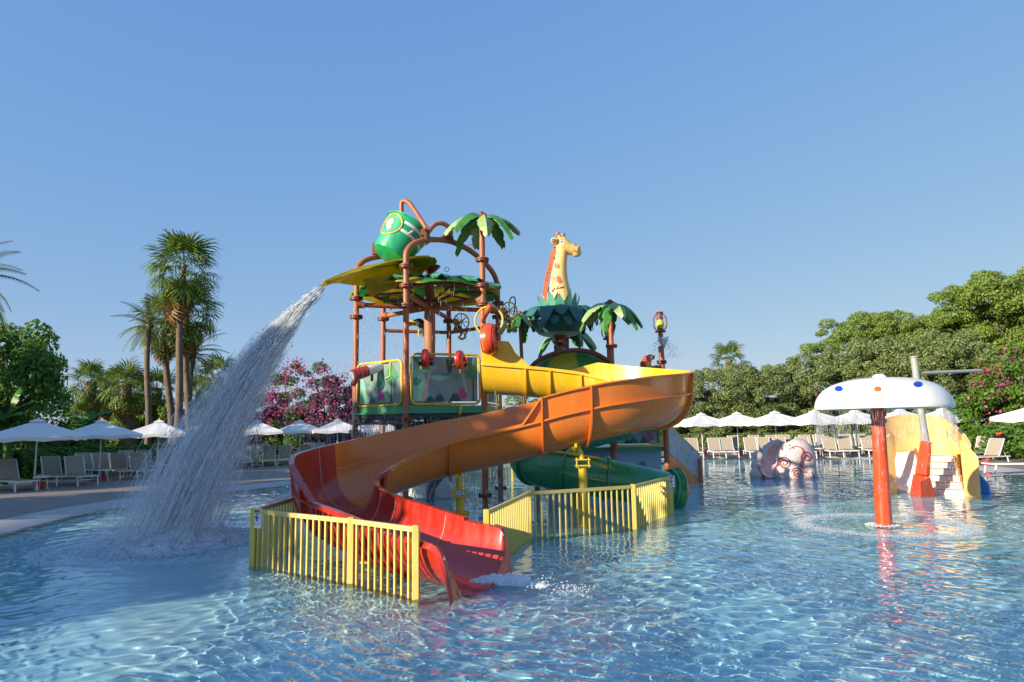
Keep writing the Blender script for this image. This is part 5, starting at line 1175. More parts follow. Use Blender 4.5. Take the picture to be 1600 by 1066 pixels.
def make_lounger():
    T = thing('sun_lounger', 'x', 'sun lounger', (0, 0, 0))   # foot end towards -y
    m_ = Matrix.Translation((0, .42, .36)) @ Matrix.Rotation(R(62), 4, 'X')
    for sx in (-1, 1):
        mb = MB(); mb.bar((sx*.33, -1.0, .34), (sx*.33, .98, .34), .035, .05); obj('side_rail', mb, 'whitepaint', T)
        for y, s in ((-.86, -.08), (.82, .08)):
            mb = MB(); mb.bar((sx*.33, y, .34), (sx*.33, y+s, 0), .045, .035, up=(0, 1, 0)); obj('leg', mb, 'whitepaint', T)
        mb = MB(); a = m_ @ Vector((sx*.32, 0, 0)); b = m_ @ Vector((sx*.32, .78, 0)); mb.bar(a, b, .035, .03, up=(0, 1, 0)); obj('back_rail', mb, 'whitepaint', T)
    for y in (-.99, .97): mb = MB(); mb.bar((-.33, y, .34), (.33, y, .34), .04, .04); obj('cross_bar', mb, 'whitepaint', T)
    mb = MB(); mb.box((0, -.30, .365), (.62, 1.36, .012)); obj('seat_sling', mb, 'mesh', T, smooth=0)
    mb = MB(); mb.box((0, .40, .012), (.61, .76, .012), m_); obj('back_sling', mb, 'mesh', T, smooth=0)
    mb = MB(); mb.bar(m_ @ Vector((-.32, .78, 0)), m_ @ Vector((.32, .78, 0)), .03, .03); obj('head_bar', mb, 'whitepaint', T)
    mb = MB(); mb.tube([m_ @ Vector((-.25, .45, -.02)), Vector((-.25, .86, .33))], .012, 5); obj('prop', mb, 'whitepaint', T)
    mb = MB(); mb.tube([m_ @ Vector((.25, .45, -.02)), Vector((.25, .86, .33))], .012, 5); obj('prop', mb, 'whitepaint', T)
    return T
def make_table():
    T = thing('side_table', 'x', 'side table', (0, 0, 0)); mb = MB(); mb.lathe([(0, .42), (.25, .42), (.26, .44), (.25, .46), (0, .46)], n=24); obj('table_top', mb, 'whitepaint', T)
    for k in range(3): a = 2*PI*k/3+.3; mb = MB(); mb.tube([(.14*math.cos(a), .14*math.sin(a), .42), (.22*math.cos(a), .22*math.sin(a), 0)], .014, 6); obj('leg', mb, 'whitepaint', T)
    return T
U0 = make_umbrella('x'); L0 = make_lounger(); TB0 = make_table()
first = {'u': 1, 'l': 1, 't': 1}
def put(proto, key, loc, rz, label, group, scale=1):
    if first[key]:
        first[key] = 0; proto.location = loc; proto.rotation_euler = (0, 0, rz); proto.scale = (scale,)*3; proto['label'] = label; proto['group'] = group; return proto
    return dup(proto, loc, rz, label, group, scale)
def atd(px, d, h=2.0-DZ):
    """deck point under photo column px at distance d"""
    p = P(px, 700, d); return Vector((p.x, p.y, DZ))
ORD = ['first', 'second', 'third', 'fourth', 'fifth', 'sixth', 'seventh', 'eighth', 'ninth', 'tenth', 'eleventh', 'twelfth', 'thirteenth', 'fourteenth', 'fifteenth', 'sixteenth']
UL = [(57, 24.8), (157, 28.5), (247, 32.0), (324, 34.0), (401, 37.5), (468, 40.5), (527, 39.0), (586, 41.0), (645, 44)]
for i, (px, d) in enumerate(UL):
    where = ('at the far left edge of the deck', 'second from the left edge of the photo', 'below the tall palm cluster on the left deck', 'fourth from the left, seen just left of the waterfall', 'seen through the falling water on the left deck',
             'whole in front of the pink oleander bush', 'just left of the tower beyond the slide crest', 'seen behind the left tower post above the slide', 'glimpsed far away beneath the play platform')[i]
    put(U0, 'u', atd(px, d), .35+.04*math.sin(i*3), 'white parasol '+where, 'white parasols round the pool deck')
UR = [(1052, 44), (1098, 41.0), (1154, 40.5), (1214, 38.5), (1276, 37.5), (1340, 38.5), (1411, 37.8), (1478, 37.5)]
for i, (px, d) in enumerate(UR):
    where = ('half hidden by the end of the orange slide', 'just right of the orange slide end', 'second parasol clear of the slide on the right deck', 'standing behind the left part of the shell slide', 'to the left of the mushroom shower cap', 'seen under the mushroom cap left of the red pole', 'seen under the mushroom cap between pole and yellow slide', 'hidden behind the yellow kiddie slide wall')[i]
    put(U0, 'u', atd(px, d), .2+.05*math.sin(i*2), 'white parasol '+where, 'white parasols round the pool deck')
pu = atd(1648, 22.8); put(U0, 'u', pu+Vector((.25, 0, .08)), .3, 'near white parasol cut by the right edge of the photo', 'white parasols round the pool deck')
# small pink dish-like tables
def lz(px, py, d, rz, label, group, sc_=1.0):
    p = atd(px, d); put(L0, 'l', p, rz, label, group, sc_)
g1, g2, g3, g4 = 'sun loungers in the front row on the left deck', 'sun loungers in the back row on the left deck', 'sun loungers in the front row on the right deck', 'sun loungers in the back row on the right deck'
FL = [(-12, 24.6), (26, 24.2), (92, 26.6), (127, 26.4), (193, 29.6), (222, 29.6), (269, 32.6), (307, 33), (346, 34.5), (383, 36), (421, 37.8), (445, 38.4), (476, 40.0)]
for i, (px, d) in enumerate(FL):
    nm = ('cut by the left edge of the photo', 'under the leftmost parasol', 'left of the pair right of the leftmost parasol', 'right of the pair before the second parasol', 'left of the pair right of the second parasol pole', 'right of the pair beside the third parasol', 'left one behind the edge of the waterfall', 'right one seen through the thick of the waterfall',
          'behind the middle of the waterfall', 'at the right fringe of the waterfall', 'left of the pair before the pink oleander', 'right of the pair before the pink oleander', 'just left of the red slide curve')[i]
    lz(px, 0, d, R(62-i*4.2), 'taupe lounger, left front row, '+nm, g1)
BLs = [(143, 30.5), (168, 30.2), (207, 33.5), (233, 33.2), (262, 36), (287, 36), (322, 38.5), (345, 38.5), (366, 40.5), (391, 40.5), (412, 42), (484, 43.5), (497, 43.5), (512, 44)]
for i, (px, d) in enumerate(BLs):
    lz(px, 0, d, R(56-i*3.4), 'taupe lounger, %s from left in the back row on the left deck' % ORD[i], g2)
FR = [(1066, 38.0), (1084, 38.0), (1119, 38.0), (1139, 38.0), (1176, 37.6), (1197, 37.4), (1222, 36.6), (1258, 36.2), (1300, 36.6), (1324, 36.6), (1361, 36.8), (1384, 36.6)]
for i, (px, d) in enumerate(FR):
    nm = ('partly behind the stair rail', 'left of the first clear parasol pole', 'left of the pair between the first two parasol poles', 'right of the pair between the first two parasol poles', 'just left of the shell slide', 'behind the pink chute', 'hidden behind the top of the shell slide', 'just right of the shell slide', 'left of the pair left of the red mushroom pole', 'right of the pair left of the red mushroom pole', 'half hidden by the red mushroom pole', 'right of the red mushroom pole before the yellow slide')[i]
    lz(px, 0, d, R(-4-i*1.0), 'beige lounger, right front row, '+nm, g3)
BR = [(1150, 43.4), (1183, 43.2), (1211, 43.0), (1231, 43.0), (1263, 42.0), (1285, 42.0), (1327, 41.8), (1350, 41.6), (1400, 41)]
for i, (px, d) in enumerate(BR):
    lz(px, 0, d, R(-4-i), 'beige sunlit lounger, %s from the left in the back row on the right deck' % ORD[i], g4)
lz(1536, 0, 28.5, R(-75), 'beige lounger seen from the side just right of the yellow slide', 'sun loungers by the right edge')
lz(1527, 0, 32, R(-60), 'beige lounger peeping out behind the one right of the yellow slide', 'sun loungers by the right edge')
lz(1588, 0, 24.0, R(-98), 'large near beige lounger facing left at the right edge of the photo', 'sun loungers by the right edge')
TS = [(68, 24.2, 'under the leftmost parasol'), (162, 27.9, 'under the second parasol from the left'), (255, 31.4, 'by the third parasol from the left'), (330, 33.4, 'behind the waterfall'), (475, 40, 'at the foot of the parasol before the pink oleander'), (1103, 40, 'under the first clear parasol right of the slide'),
      (1158, 39.5, 'under the second clear parasol right of the slide'), (1280, 37, 'under the parasol left of the mushroom cap'), (1345, 37.6, 'under the parasol seen below the mushroom cap')]
for px, d, w in TS: put(TB0, 't', atd(px, d), 0, 'small round white side table '+w, 'side tables between the loungers')
for i, (px, d, w) in enumerate(((67, 24.5, 'under the leftmost parasol'), (163, 28.2, 'under the second parasol from the left'), (1103, 40.3, 'under the first clear parasol right of the slide'), (1158, 39.8, 'under the second clear parasol right of the slide'), (1282, 37.4, 'under the parasol left of the mushroom cap'), (1540, 28, 'beside the side-on lounger on the right'))):
    p = atd(px, d); mb = MB(); mb.lathe([(0, 0), (.13, 0), (.16, .26), (.15, .27), (.12, .04), (0, .04)], tuple(p), 16); tag(obj('bin', mb, 'redpot'), 'small dark red pot bin '+w, 'bin', 'small red bins under the tables')

# ---------------------------------------------------------------- vegetation
FOL = {
 'oliv': leafmat('grey_green_leaves', (.085, .13, .035), (.31, .38, .14), .3),
 'dark': leafmat('dark_green_leaves', (.05, .13, .022), (.19, .34, .06), .4),
 'fresh': leafmat('bright_green_leaves', (.05, .13, .015), (.17, .30, .035), .35),
 'euca': leafmat('olive_green_leaves', (.09, .18, .025), (.33, .42, .09), .35),
 'pinkf': leafmat('magenta_blossom', (.22, .02, .10), (.55, .10, .24), .3),
 'purp': leafmat('purple_leaves', (.035, .03, .035), (.13, .075, .09), .25),
 'palm': leafmat('palm_green_blades', (.06, .12, .018), (.24, .33, .06), .35),
 'dead': leafmat('dry_palm_blades', (.14, .085, .03), (.42, .25, .09), .25),
 'date': leafmat('dusty_green_leaflets', (.08, .12, .045), (.26, .30, .14), .3),
 'ban': mat('banana_leaf_green', (.07, .24, .02), .4, .3, 5, .2, 20, trans=.4),
}
def quads(C, Nrm, s, rg, asp=.5):
    """leaf quads (diamonds) centred on C roughly facing Nrm"""
    n = len(C); nn = Nrm+rg.normal(size=(n, 3))*.6; nn /= np.linalg.norm(nn, axis=1)[:, None]
    a = np.cross(nn, rg.normal(size=(n, 3))); a /= np.linalg.norm(a, axis=1)[:, None]+1e-9; b = np.cross(nn, a); s = s[:, None]
    V = np.stack([C-a*s, C-b*s*asp, C+a*s, C+b*s*asp], 1).reshape(-1, 3); return V, np.arange(4*n).reshape(n, 4)
def crown_mesh(name, seed, ell, nclump, rc, nleaf, ls, fol, squash=.8, shell=.65, hide=True):
    """ell: list of (cx,cy,cz, rx,ry,rz). clumps of leaves fill and edge the ellipsoids"""
    rg = np.random.default_rng(seed); E = np.array(ell, float); vol = E[:, 3]*E[:, 4]*E[:, 5]; cs = []
    for _ in range(nclump):
        e = E[rg.choice(len(E), p=vol/vol.sum())]; d = rg.normal(size=3); d /= np.linalg.norm(d); r = rg.uniform(shell, 1.0)
        cs.append(np.concatenate([e[:3]+d*e[3:6]*r, [rc*rg.uniform(.6, 1.3)]]))
    cs = np.array(cs); k = rg.choice(len(cs), nleaf, p=cs[:, 3]**2/(cs[:, 3]**2).sum()); d = rg.normal(size=(nleaf, 3)); d[:, 2] += .25; d /= np.linalg.norm(d, axis=1)[:, None]
    rr = cs[k, 3]*rg.uniform(.45, 1.05, nleaf)**.6; C = cs[k, :3]+d*rr[:, None]*np.array([1, 1, squash])
    V, F = quads(C, d, ls*rg.uniform(.6, 1.3, nleaf), rg)
    o = npmesh(name, V, F, FOL[fol]); return o
def protomesh(*a, **k): o = crown_mesh(*a, **k); me = o.data; bpy.data.objects.remove(o); return me
def limbs(T, h, r, spread, seed, n=5, m='bark2', z0=0, name='trunk'):
    rg = random.Random(seed); mb = MB(); mb.tube([(0, 0, -.1), (.05*h*rg.uniform(-1, 1)*.3, .02*h, h*.45), (0, 0, h*.75)], [r, r*.75, r*.45], 9)
    for k in range(n):
        a = 2*PI*k/n+rg.uniform(-.4, .4); z = h*rg.uniform(.3, .6); mb.tube([(0, 0, z), (spread*.4*math.cos(a), spread*.4*math.sin(a), z+h*.18), (spread*.8*math.cos(a), spread*.8*math.sin(a), z+h*.34)], [r*.5, r*.3, r*.1], 6)
    return obj(name, mb, m, T, local=True)
def tree(name, label, cat, x, y, mesh, h, r, spread, sc3=(1, 1, 1), rz=0, group=None, seed=0, zb=0.03, nl=5):
    T = thing(name, label, cat, (x, y, zb), rz, group); limbs(T, h, r, spread, seed, nl)
    o = bpy.data.objects.new('crown', mesh); COL.objects.link(o); o.parent = T; o.scale = sc3; return T
# --- leafy tree at the left edge
me = protomesh('crown', 11, [(0, 0, 5.0, 3.6, 3.2, 2.6), (1.6, 0, 3.2, 3.0, 2.5, 1.9), (-2.5, 0, 4.0, 3, 3, 2.6), (2.6, -.6, 4.9, 1.6, 1.4, .9)], 70, .95, 13000, .17, 'dark')
p = atd(-8, 33); tree('leafy_tree', 'dense dark green broadleaf tree rising at the left edge of the photo', 'tree', p.x, p.y, me, 6.2, .28, 3.0, (.78, .9, .98), .3)
# trees beyond the frame on the left that shade the deck
SH = protomesh('crown', 12, [(0, 0, 5.6, 3.3, 3.3, 2.6)], 60, 1.2, 7000, .30, 'dark', shell=.2)
dL = Vector((math.sin(SUN_AZ), math.cos(SUN_AZ), 0)); nL = Vector((dL.y, -dL.x, 0))
SHADE = [(-20.7, 3.7, 1.17, 'nearest the pool'), (-18.6, 2.4, .86, 'smaller, beside the nearest one'), (-24.6, 10.9, 1.10, 'second outward from the pool corner'), (-28.6, 17.2, .95, 'third, level with the deck'), (-32.8, 23.4, .98, 'fourth, behind the loungers'), (-37.0, 29.5, .92, 'farthest, at the hedge corner')]
for i, (x, y, s, w) in enumerate(SHADE):
    T = tree('shade_tree', 'round dense garden tree left of the deck, '+w, 'tree', x, y, SH, 7.4*s, .25, 2.6, (s, s, s), i*1.1, 'garden trees along the left side of the deck', i)
# --- olive-like screen trees on the right
PR = [protomesh('crown', 21+i, [(0, 0, 3.9, 2.7, 2.6, 2.7), (1.2*(-1)**i, 0, 2.2, 2.2, 2.2, 1.6), (-.5, 0, 1.5, 2.4, 2.4, 1.3)], 110, .55, 26000, .082, 'oliv', shell=.78) for i in range(3)]
ST = [(1072, 51, .80, 'behind the end of the orange slide'), (1098, 52, .88, 'left of the short palm top'), (1126, 50.5, .93, 'directly below the short fan palm'), (1156, 52, .95, 'right of the short fan palm'), (1188, 50.5, .93, 'above the second clear parasol'), (1216, 52.5, .96, 'between the palm and the mushroom cap'), (1246, 51, .98, 'behind the shell slide'), (1276, 52.5, 1.06, 'where the row steps up to the tall trees'), (1308, 51, 1.12, 'left of the top of the mushroom cap'),
      (1345, 52, 1.22, 'directly behind the mushroom cap'), (1382, 50, 1.22, 'behind the red mushroom pole'), (1418, 50, 1.22, 'behind the tip of the spray post'), (1456, 48, 1.2, 'above the yellow kiddie slide'), (1492, 46, 1.16, 'above the grey spray arm'), (1526, 45, 1.12, 'left of the pink bush on the right')]
for i, (px, d, s, w) in enumerate(ST):
    p = atd(px, d); q_ = .93+.12*random.Random(i).random()
    tree('screen_tree', 'grey green screen tree '+w, 'tree', p.x, p.y, PR[i % 3], 5.2*s, .16, 1.6, (s*q_, s, s*(1.02 if i % 2 else .95)), i*1.3, 'grey green trees screening the right deck', i, nl=3)
for i, (px, d, s, w) in enumerate(((950, 56, .78, 'beyond the parrot, glimpsed above the slide'), (905, 56, .75, 'glimpsed below the leaf dome'), (1020, 54, .74, 'hidden behind the orange curve'))):
    p = atd(px, d); tree('screen_tree', 'grey green far tree '+w, 'tree', p.x, p.y, PR[i], 5.2*s, .16, 1.6, (s*1.2, s, s), i, 'grey green trees screening the right deck', i+40, nl=3)
# --- tall spreading trees behind
PT = [protomesh('crown', 31+i, [(0, 0, 9.5, 4.6, 4.2, 1.7), (-3.4, 0, 8.2, 2.6, 2.6, 1.3), (3.2, 0, 8.6, 3.0, 3, 1.5), (0, 0, 6.3, 4.2, 3.6, 1.6)], 105, .70, 32000, .10, 'euca', squash=.62, shell=.5) for i in range(2)]
TT = [(1362, 66, 1.06, .0, 'leftmost of the tall trees with a gap of sky under its crown'), (1400, 68, 1.14, 1.0, 'in the middle above the mushroom cap'), (1462, 66, 1.04, 2.0, 'above the spray post'), (1520, 66, 1.10, 3.0, 'left of the tallest one'), (1572, 64, 1.36, 4.2, 'the tallest, near the right edge'), (1640, 60, 1.35, 5.0, 'cut by the right edge')]
for i, (px, d, s, rz, w) in enumerate(TT):
    p = atd(px, d); tree('tall_tree', 'tall spreading tree, '+w, 'tree', p.x, p.y, PT[i % 2], 9.0*s, .34, 4.2, (s, s, s), rz, 'tall trees behind the right screen', i+60, nl=7)
# --- oleander / bougainvillea bushes
def bush(name, label, cat, px, d, rx, ry, rz_, seed, leaf, fl, nl, nf, ls=.11, zc=None, zb=.03):
    p = atd(px, d); T = thing(name, label, cat, (p.x, p.y, zb)); zc = zc or rz_*.95
    o = crown_mesh('foliage', seed, [(0, 0, zc, rx, ry, rz_), (-.25*rx, 0, zc*.6, rx*.9, ry*.9, zc*.55), (.3*rx, 0, zc*.7, rx*.8, ry*.8, zc*.6)], int(60+rx*8), .5, nl, ls, leaf); o.parent = T
    if nf:
        rg = np.random.default_rng(seed+5); nc = 130; d_ = rg.normal(size=(nc, 3)); d_[:, 1] = -np.abs(d_[:, 1]); d_ /= np.linalg.norm(d_, axis=1)[:, None]
        c_ = np.array([0, 0, zc])+d_*np.array([rx, ry, rz_])*rg.uniform(.9, 1.12, (nc, 1)); c_ = c_[c_[:, 2] > .5]
        k_ = rg.choice(len(c_), nf); C = c_[k_]+rg.normal(size=(nf, 3))*.2; V, F = quads(C, rg.normal(size=(nf, 3)), ls*.75*rg.uniform(.6, 1.3, nf), rg, .8)
        b = npmesh('blossom', V, F, FOL[fl], T)
        b['kind'] = 'stuff'
    mb = MB()
    for k in range(4): mb.tube([(.15*k-.2, 0, -.05), (.4*k-.6, .1, zc*.7), (.7*k-1, 0, zc*1.1)], [.06, .04, .015], 6)
    obj('stems', mb, 'bark2', T, local=True); return T
bush('oleander_bush', 'large oleander bush covered in magenta blossom behind the waterfall', 'bush', 478, 47, 2.7, 2.2, 2.9, 41, 'dark', 'pinkf', 19000, 2600, .10, 3.6)
bush('purple_bush', 'dark purple leaved bush with pale pink blossom left of the tower post', 'bush', 535, 46, 2.0, 2, 2.4, 42, 'purp', 'pinkf', 12000, 1100, .11, 3.1)
bush('oleander_bush', 'low oleander bush with scattered pink blossom behind the falling water', 'bush', 405, 47, 2.2, 2, 2.0, 43, 'purp', 'pinkf', 10000, 900, .11, 2.6)
bush('garden_bush', 'dark bush seen below the play platform', 'bush', 590, 48, 2.3, 2, 2.0, 44, 'dark', None, 9000, 0, .12, 2.2)
bush('garden_bush', 'second dark bush behind the tower between posts', 'bush', 655, 50, 2.8, 2, 2.0, 45, 'dark', None, 9000, 0, .12, 2.0)
bush('garden_bush', 'dark bush behind the tower beneath the yellow start hood', 'bush', 730, 50, 2.8, 2, 2.0, 46, 'dark', None, 9000, 0, .12, 2.0)
bush('garden_bush', 'dark bush behind the slide near the giraffe pipe', 'bush', 810, 51, 3.0, 2, 2.1, 47, 'oliv', None, 9000, 0, .12, 2.0)
bush('garden_bush', 'olive bush behind the blue wall tower', 'bush', 880, 52, 3.0, 2, 2.3, 48, 'oliv', None, 9000, 0, .12, 2.2)
bush('bougainvillea', 'bright green climber with pink blossom at the right edge of the photo', 'bush', 1600, 36, 2.6, 2.2, 2.0, 49, 'fresh', 'pinkf', 18000, 800, .10, 3.4)
bush('dark_shrub', 'dark green shrub in shadow behind the yellow slide', 'bush', 1528, 38, 2.4, 2, 1.6, 50, 'dark', None, 11000, 0, .12, 1.6)
bush('broadleaf_shrub', 'low bright green shrub right of the yellow slide', 'bush', 1560, 33.5, 1.6, 1.2, .75, 51, 'fresh', None, 8000, 0, .10, .8)
bush('broadleaf_shrub', 'low green shrub beneath the near right parasol', 'bush', 1600, 32, 1.7, 1.2, .8, 52, 'dark', None, 8000, 0, .10, .9)
bush('garden_bush', 'rounded ochre green bush between the short palms on the left', 'bush', 186, 52, 1.5, 1.5, 1.1, 53, 'euca', None, 7000, 0, .11, 2.4)
bush('garden_bush', 'olive green bush right of the tall palm trunks', 'bush', 325, 54, 2.6, 2, 2.6, 54, 'oliv', None, 11000, 0, .12, 3.2)
bush('garden_bush', 'green bush at the foot of the tall palms', 'bush', 262, 54, 2.4, 2, 1.8, 55, 'euca', None, 9000, 0, .12, 2.2)
bush('garden_bush', 'dark bush under the leafy tree at the left', 'bush', 88, 40, 2.6, 2, 1.4, 56, 'dark', None, 9000, 0, .12, 1.4)
# hedge behind the left loungers
def hedge(label, pts, h, w, seed, fol, n, cat='hedge'):
    rg = np.random.default_rng(seed); T = thing('hedge', label, cat, (pts[0].x, pts[0].y, .03)); sg = [(a, b) for a, b in zip(pts, pts[1:])]; L = np.array([(b-a).length for a, b in sg]); k = rg.choice(len(sg), n, p=L/L.sum()); t = rg.uniform(size=n)
    A = np.array([tuple(a) for a, b in sg])[k]; B = np.array([tuple(b) for a, b in sg])[k]; D = (B-A)/np.linalg.norm(B-A, axis=1)[:, None]; N_ = np.stack([-D[:, 1], D[:, 0], D[:, 0]*0], 1)
    th = rg.uniform(0, PI, n); r = rg.uniform(.75, 1.04, n)*(1+.12*np.sin(t*L[k]*3.1)*np.cos(th*3)); o_ = N_*(np.cos(th)*w*r)[:, None]+np.array([0, 0, 1])*(np.sin(th)*.45*r+h-.45)[:, None]
    low = rg.uniform(size=n) < .5; o_[low] = (N_*(np.sign(np.cos(th))*w*r)[:, None]+np.array([0, 0, 1])*(rg.uniform(0, h-.4, n))[:, None])[low]
    C = A+(B-A)*t[:, None]+o_-np.array(T.location); V, F = quads(C, o_, .085*rg.uniform(.6, 1.3, n), rg, .6)
    o = npmesh('foliage', V, F, FOL[fol], T); o['kind'] = 'stuff'
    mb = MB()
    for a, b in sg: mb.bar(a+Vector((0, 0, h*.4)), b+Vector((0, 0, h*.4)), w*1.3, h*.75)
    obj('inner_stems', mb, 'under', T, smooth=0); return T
hedge('clipped dark green hedge behind the first loungers on the left', [atd(-60, 28), atd(20, 29), atd(95, 32), atd(160, 35.5)], 1.25, .5, 61, 'dark', 15000)
hedge('sunlit yellow green hedge behind the loungers near the palms', [atd(160, 36), atd(240, 42), atd(330, 47), atd(420, 49)], 1.15, .5, 62, 'fresh', 15000)
hedge('low hedge behind the back row of loungers on the right deck', [atd(1050, 49), atd(1200, 48.5), atd(1380, 46.5), atd(1480, 44)], 1.1, .45, 63, 'oliv', 14000)

# --- palms
def fan_frond(seed=0, L1=.9, L2=.95, n=20, droop=.35):
    rg = random.Random(seed); vs = []; fs = []
    vs += [(0, -.02, 0), (L1, -.012, 0), (L1, .012, 0), (0, .02, 0)]; fs.append((0, 1, 2, 3))
    for k in range(n):
        a = R(-115+230*k/(n-1)); L = L2*(1-.25*abs(a)/2)*rg.uniform(.85, 1.05); w = .042
        p0 = Vector((L1, 0, 0)); d = Vector((math.cos(a), math.sin(a), .10*(k % 2))); s = Vector((-math.sin(a), math.cos(a), 0))
        p1 = p0+d*L*.55; p2 = p0+d*L*.85-Vector((0, 0, L*droop*.45)); p3 = p0+d*L*.95-Vector((0, 0, L*droop*1.1*rg.uniform(.7, 1.3)))
        b = len(vs); vs += [tuple(p0), tuple(p1-s*w), tuple(p1+s*w), tuple(p2-s*w*.6), tuple(p2+s*w*.6), tuple(p3)]; fs += [(b, b+1, b+2), (b+1, b+3, b+4, b+2), (b+3, b+5, b+4)]
    return MB().add(vs, fs)
def feather_frond(seed=0, L=3.2, n=34, droop=1.5, ll=.42):
    rg = random.Random(seed); mb = MB(); P_ = lambda q: Vector((L*(q-.16*q*q), 0, .9*q*.6-droop*q*q)); pts = [P_(i/10) for i in range(11)]; mb.tube(pts, [.035*(1-i/11)+.006 for i in range(11)], 4)
    for k in range(n):
        q = .1+.88*k/(n-1); p = P_(q); t = (P_(min(q+.02, 1))-P_(q-.02)).normalized(); l = ll*math.sin(PI*(.15+.8*q))**.6*rg.uniform(.85, 1.1)
        for s in (-1, 1):
            d = (t*.75+Vector((0, s, .0))*.8+Vector((0, 0, .18 if k % 2 else -.12))).normalized(); e = p+d*l-Vector((0, 0, l*.30)); m_ = p+d*l*.5; b = len(mb.v); u = t*.03; mb.v += [tuple(p-u*.5), tuple(m_-u), tuple(e), tuple(m_+u)]; mb.f.append((b, b+1, b+2, b+3))
    return mb
def meshonly(mb, m): o = obj('frond', mb, m, None, smooth=0); me = o.data; bpy.data.objects.remove(o); return me
FG = [meshonly(fan_frond(s, .95, .95, 20, .35+.12*s), FOL['palm']) for s in range(3)]
FD_ = [meshonly(fan_frond(s+5, .7, .8, 16, .9), FOL['dead']) for s in range(2)]
FE = [meshonly(feather_frond(s), FOL['date']) for s in range(3)]
def palm(label, px, d, ztop, r0, r1, n, spread, kind='fan', dead=10, top_px=None, group='palms on the left of the pool', zb=.03, skirt=0, seed=0, fs_=1.0, boots=0):
    rg = random.Random(seed+int(px)); b = atd(px, d); b.z = zb; t = P(top_px if top_px is not None else px, 500, d); t = Vector((t.x, d, ztop)); T = thing('fan_palm' if kind == 'fan' else 'feather_palm', label, 'palm tree', tuple(b), group=group)
    mb = MB(); k_ = 14; mp = [b+(t-b)*(i/k_)+Vector((.12*math.sin(i*.45)*(1 if i < k_ else 0), 0, 0)) for i in range(k_+1)]; mb.tube(mp, [r0*(1.25-.25*min(1, i/2))+(r1-r0)*i/k_ for i in range(k_+1)], 12); obj('trunk', mb, 'bark', T)
    if boots:
        mb = MB()
        for i in range(60):
            a = i*2.4; q = i/60; p = b+(t-b)*(.15+.85*q); mb.bar(p+Vector((r0*1.0*math.cos(a), r0*math.sin(a), -.05)), p+Vector((r0*1.75*math.cos(a), r0*1.75*math.sin(a), .16)), .12, .03)
        obj('leaf_bases', mb, 'bark', T, smooth=0, kind='stuff')
    F = FG if kind == 'fan' else FE
    for i in range(n):
        q = (i+.5)/n; el = R(78-spread*q+rg.uniform(-10, 10)); az = i*2.39996+rg.uniform(-.2, .2); o = bpy.data.objects.new('frond', F[i % 3]); COL.objects.link(o); o.parent = T
        o.location = t-b+Vector((0, 0, -.5*q*fs_)); o.rotation_euler = Euler((rg.uniform(-.4, .4), -el, az), 'XYZ'); o.scale = (fs_*rg.uniform(.88, 1.1),)*3
    for i in range(dead):
        q = (i+.5)/dead; o = bpy.data.objects.new('dry_frond', FD_[i % 2]); COL.objects.link(o); o.parent = T; az = i*2.39996
        o.location = t-b+Vector((r1*.6*math.cos(az), r1*.6*math.sin(az), -.55*fs_-skirt*q)); o.rotation_euler = Euler((rg.uniform(-.9, .9), R(64+22*rg.random()), az+rg.uniform(-.5, .5)), 'XYZ'); o.scale = (fs_*rg.uniform(.6, 1.15),)*3
    return T
zt_ = lambda px, py, d: P(px, py, d).z
palm('tallest fan palm with a shaggy crown above the left deck', 274, 46, zt_(285, 414, 46), .27, .19, 40, 150, top_px=284, dead=15, skirt=1.6, fs_=1.5)
palm('second tall fan palm just below and right of the tallest crown', 293, 49, zt_(290, 478, 49), .26, .20, 38, 150, top_px=291, dead=14, skirt=1.4, fs_=1.5, seed=3)
palm('shorter fan palm with drooping dry leaves left of the tall trunks', 269, 50, zt_(262, 500, 50), .27, .21, 34, 150, top_px=258, dead=12, skirt=1.2, fs_=1.35, seed=5)
palm('slim feather palm left of the tall palms', 229, 47, zt_(233, 505, 47), .22, .17, 30, 125, 'feather', 0, 234, seed=7, fs_=.78)
palm('feather palm with long arching fronds right of the tall palms', 288, 52, zt_(303, 548, 52), .26, .22, 32, 125, 'feather', 0, 305, seed=9, fs_=.95)
palm('feather palm beyond the left edge with fronds reaching into the sky', -62, 30, zt_(-60, 425, 30), .3, .26, 30, 120, 'feather', 0, -62, seed=10, fs_=.95)
for i, (px, py, d, w, s) in enumerate(((148, 596, 52, 'leftmost of the short stout palms', 1.0), (172, 612, 56, 'short palm tucked behind the leftmost stout palm', .95), (203, 600, 50, 'short stout palm with a rough trunk left of the slim palm', 1.0), (216, 615, 56, 'short palm directly behind the slim palm trunk', .95), (250, 606, 55, 'short palm between the slim and the tall trunks', .95), (345, 590, 55, 'short palm right of the tall palms by the waterfall', 1.05), (318, 612, 58, 'low palm in the gap right of the tall trunks', .9), (128, 655, 48, 'very low palm above the second parasol', .75))):
    palm('fan palm, '+w, px, d, zt_(px, py, d), .42, .40, 36, 165, dead=18 if i < 5 else 4, skirt=.8, seed=20+i, fs_=s*1.12, boots=(i in (2, 0)))
palm('short fan palm rising above the screen trees on the right', 1136, 58, zt_(1136, 562, 58), .32, .28, 28, 150, dead=0, group='palms beyond the right deck', seed=40, fs_=1.05)
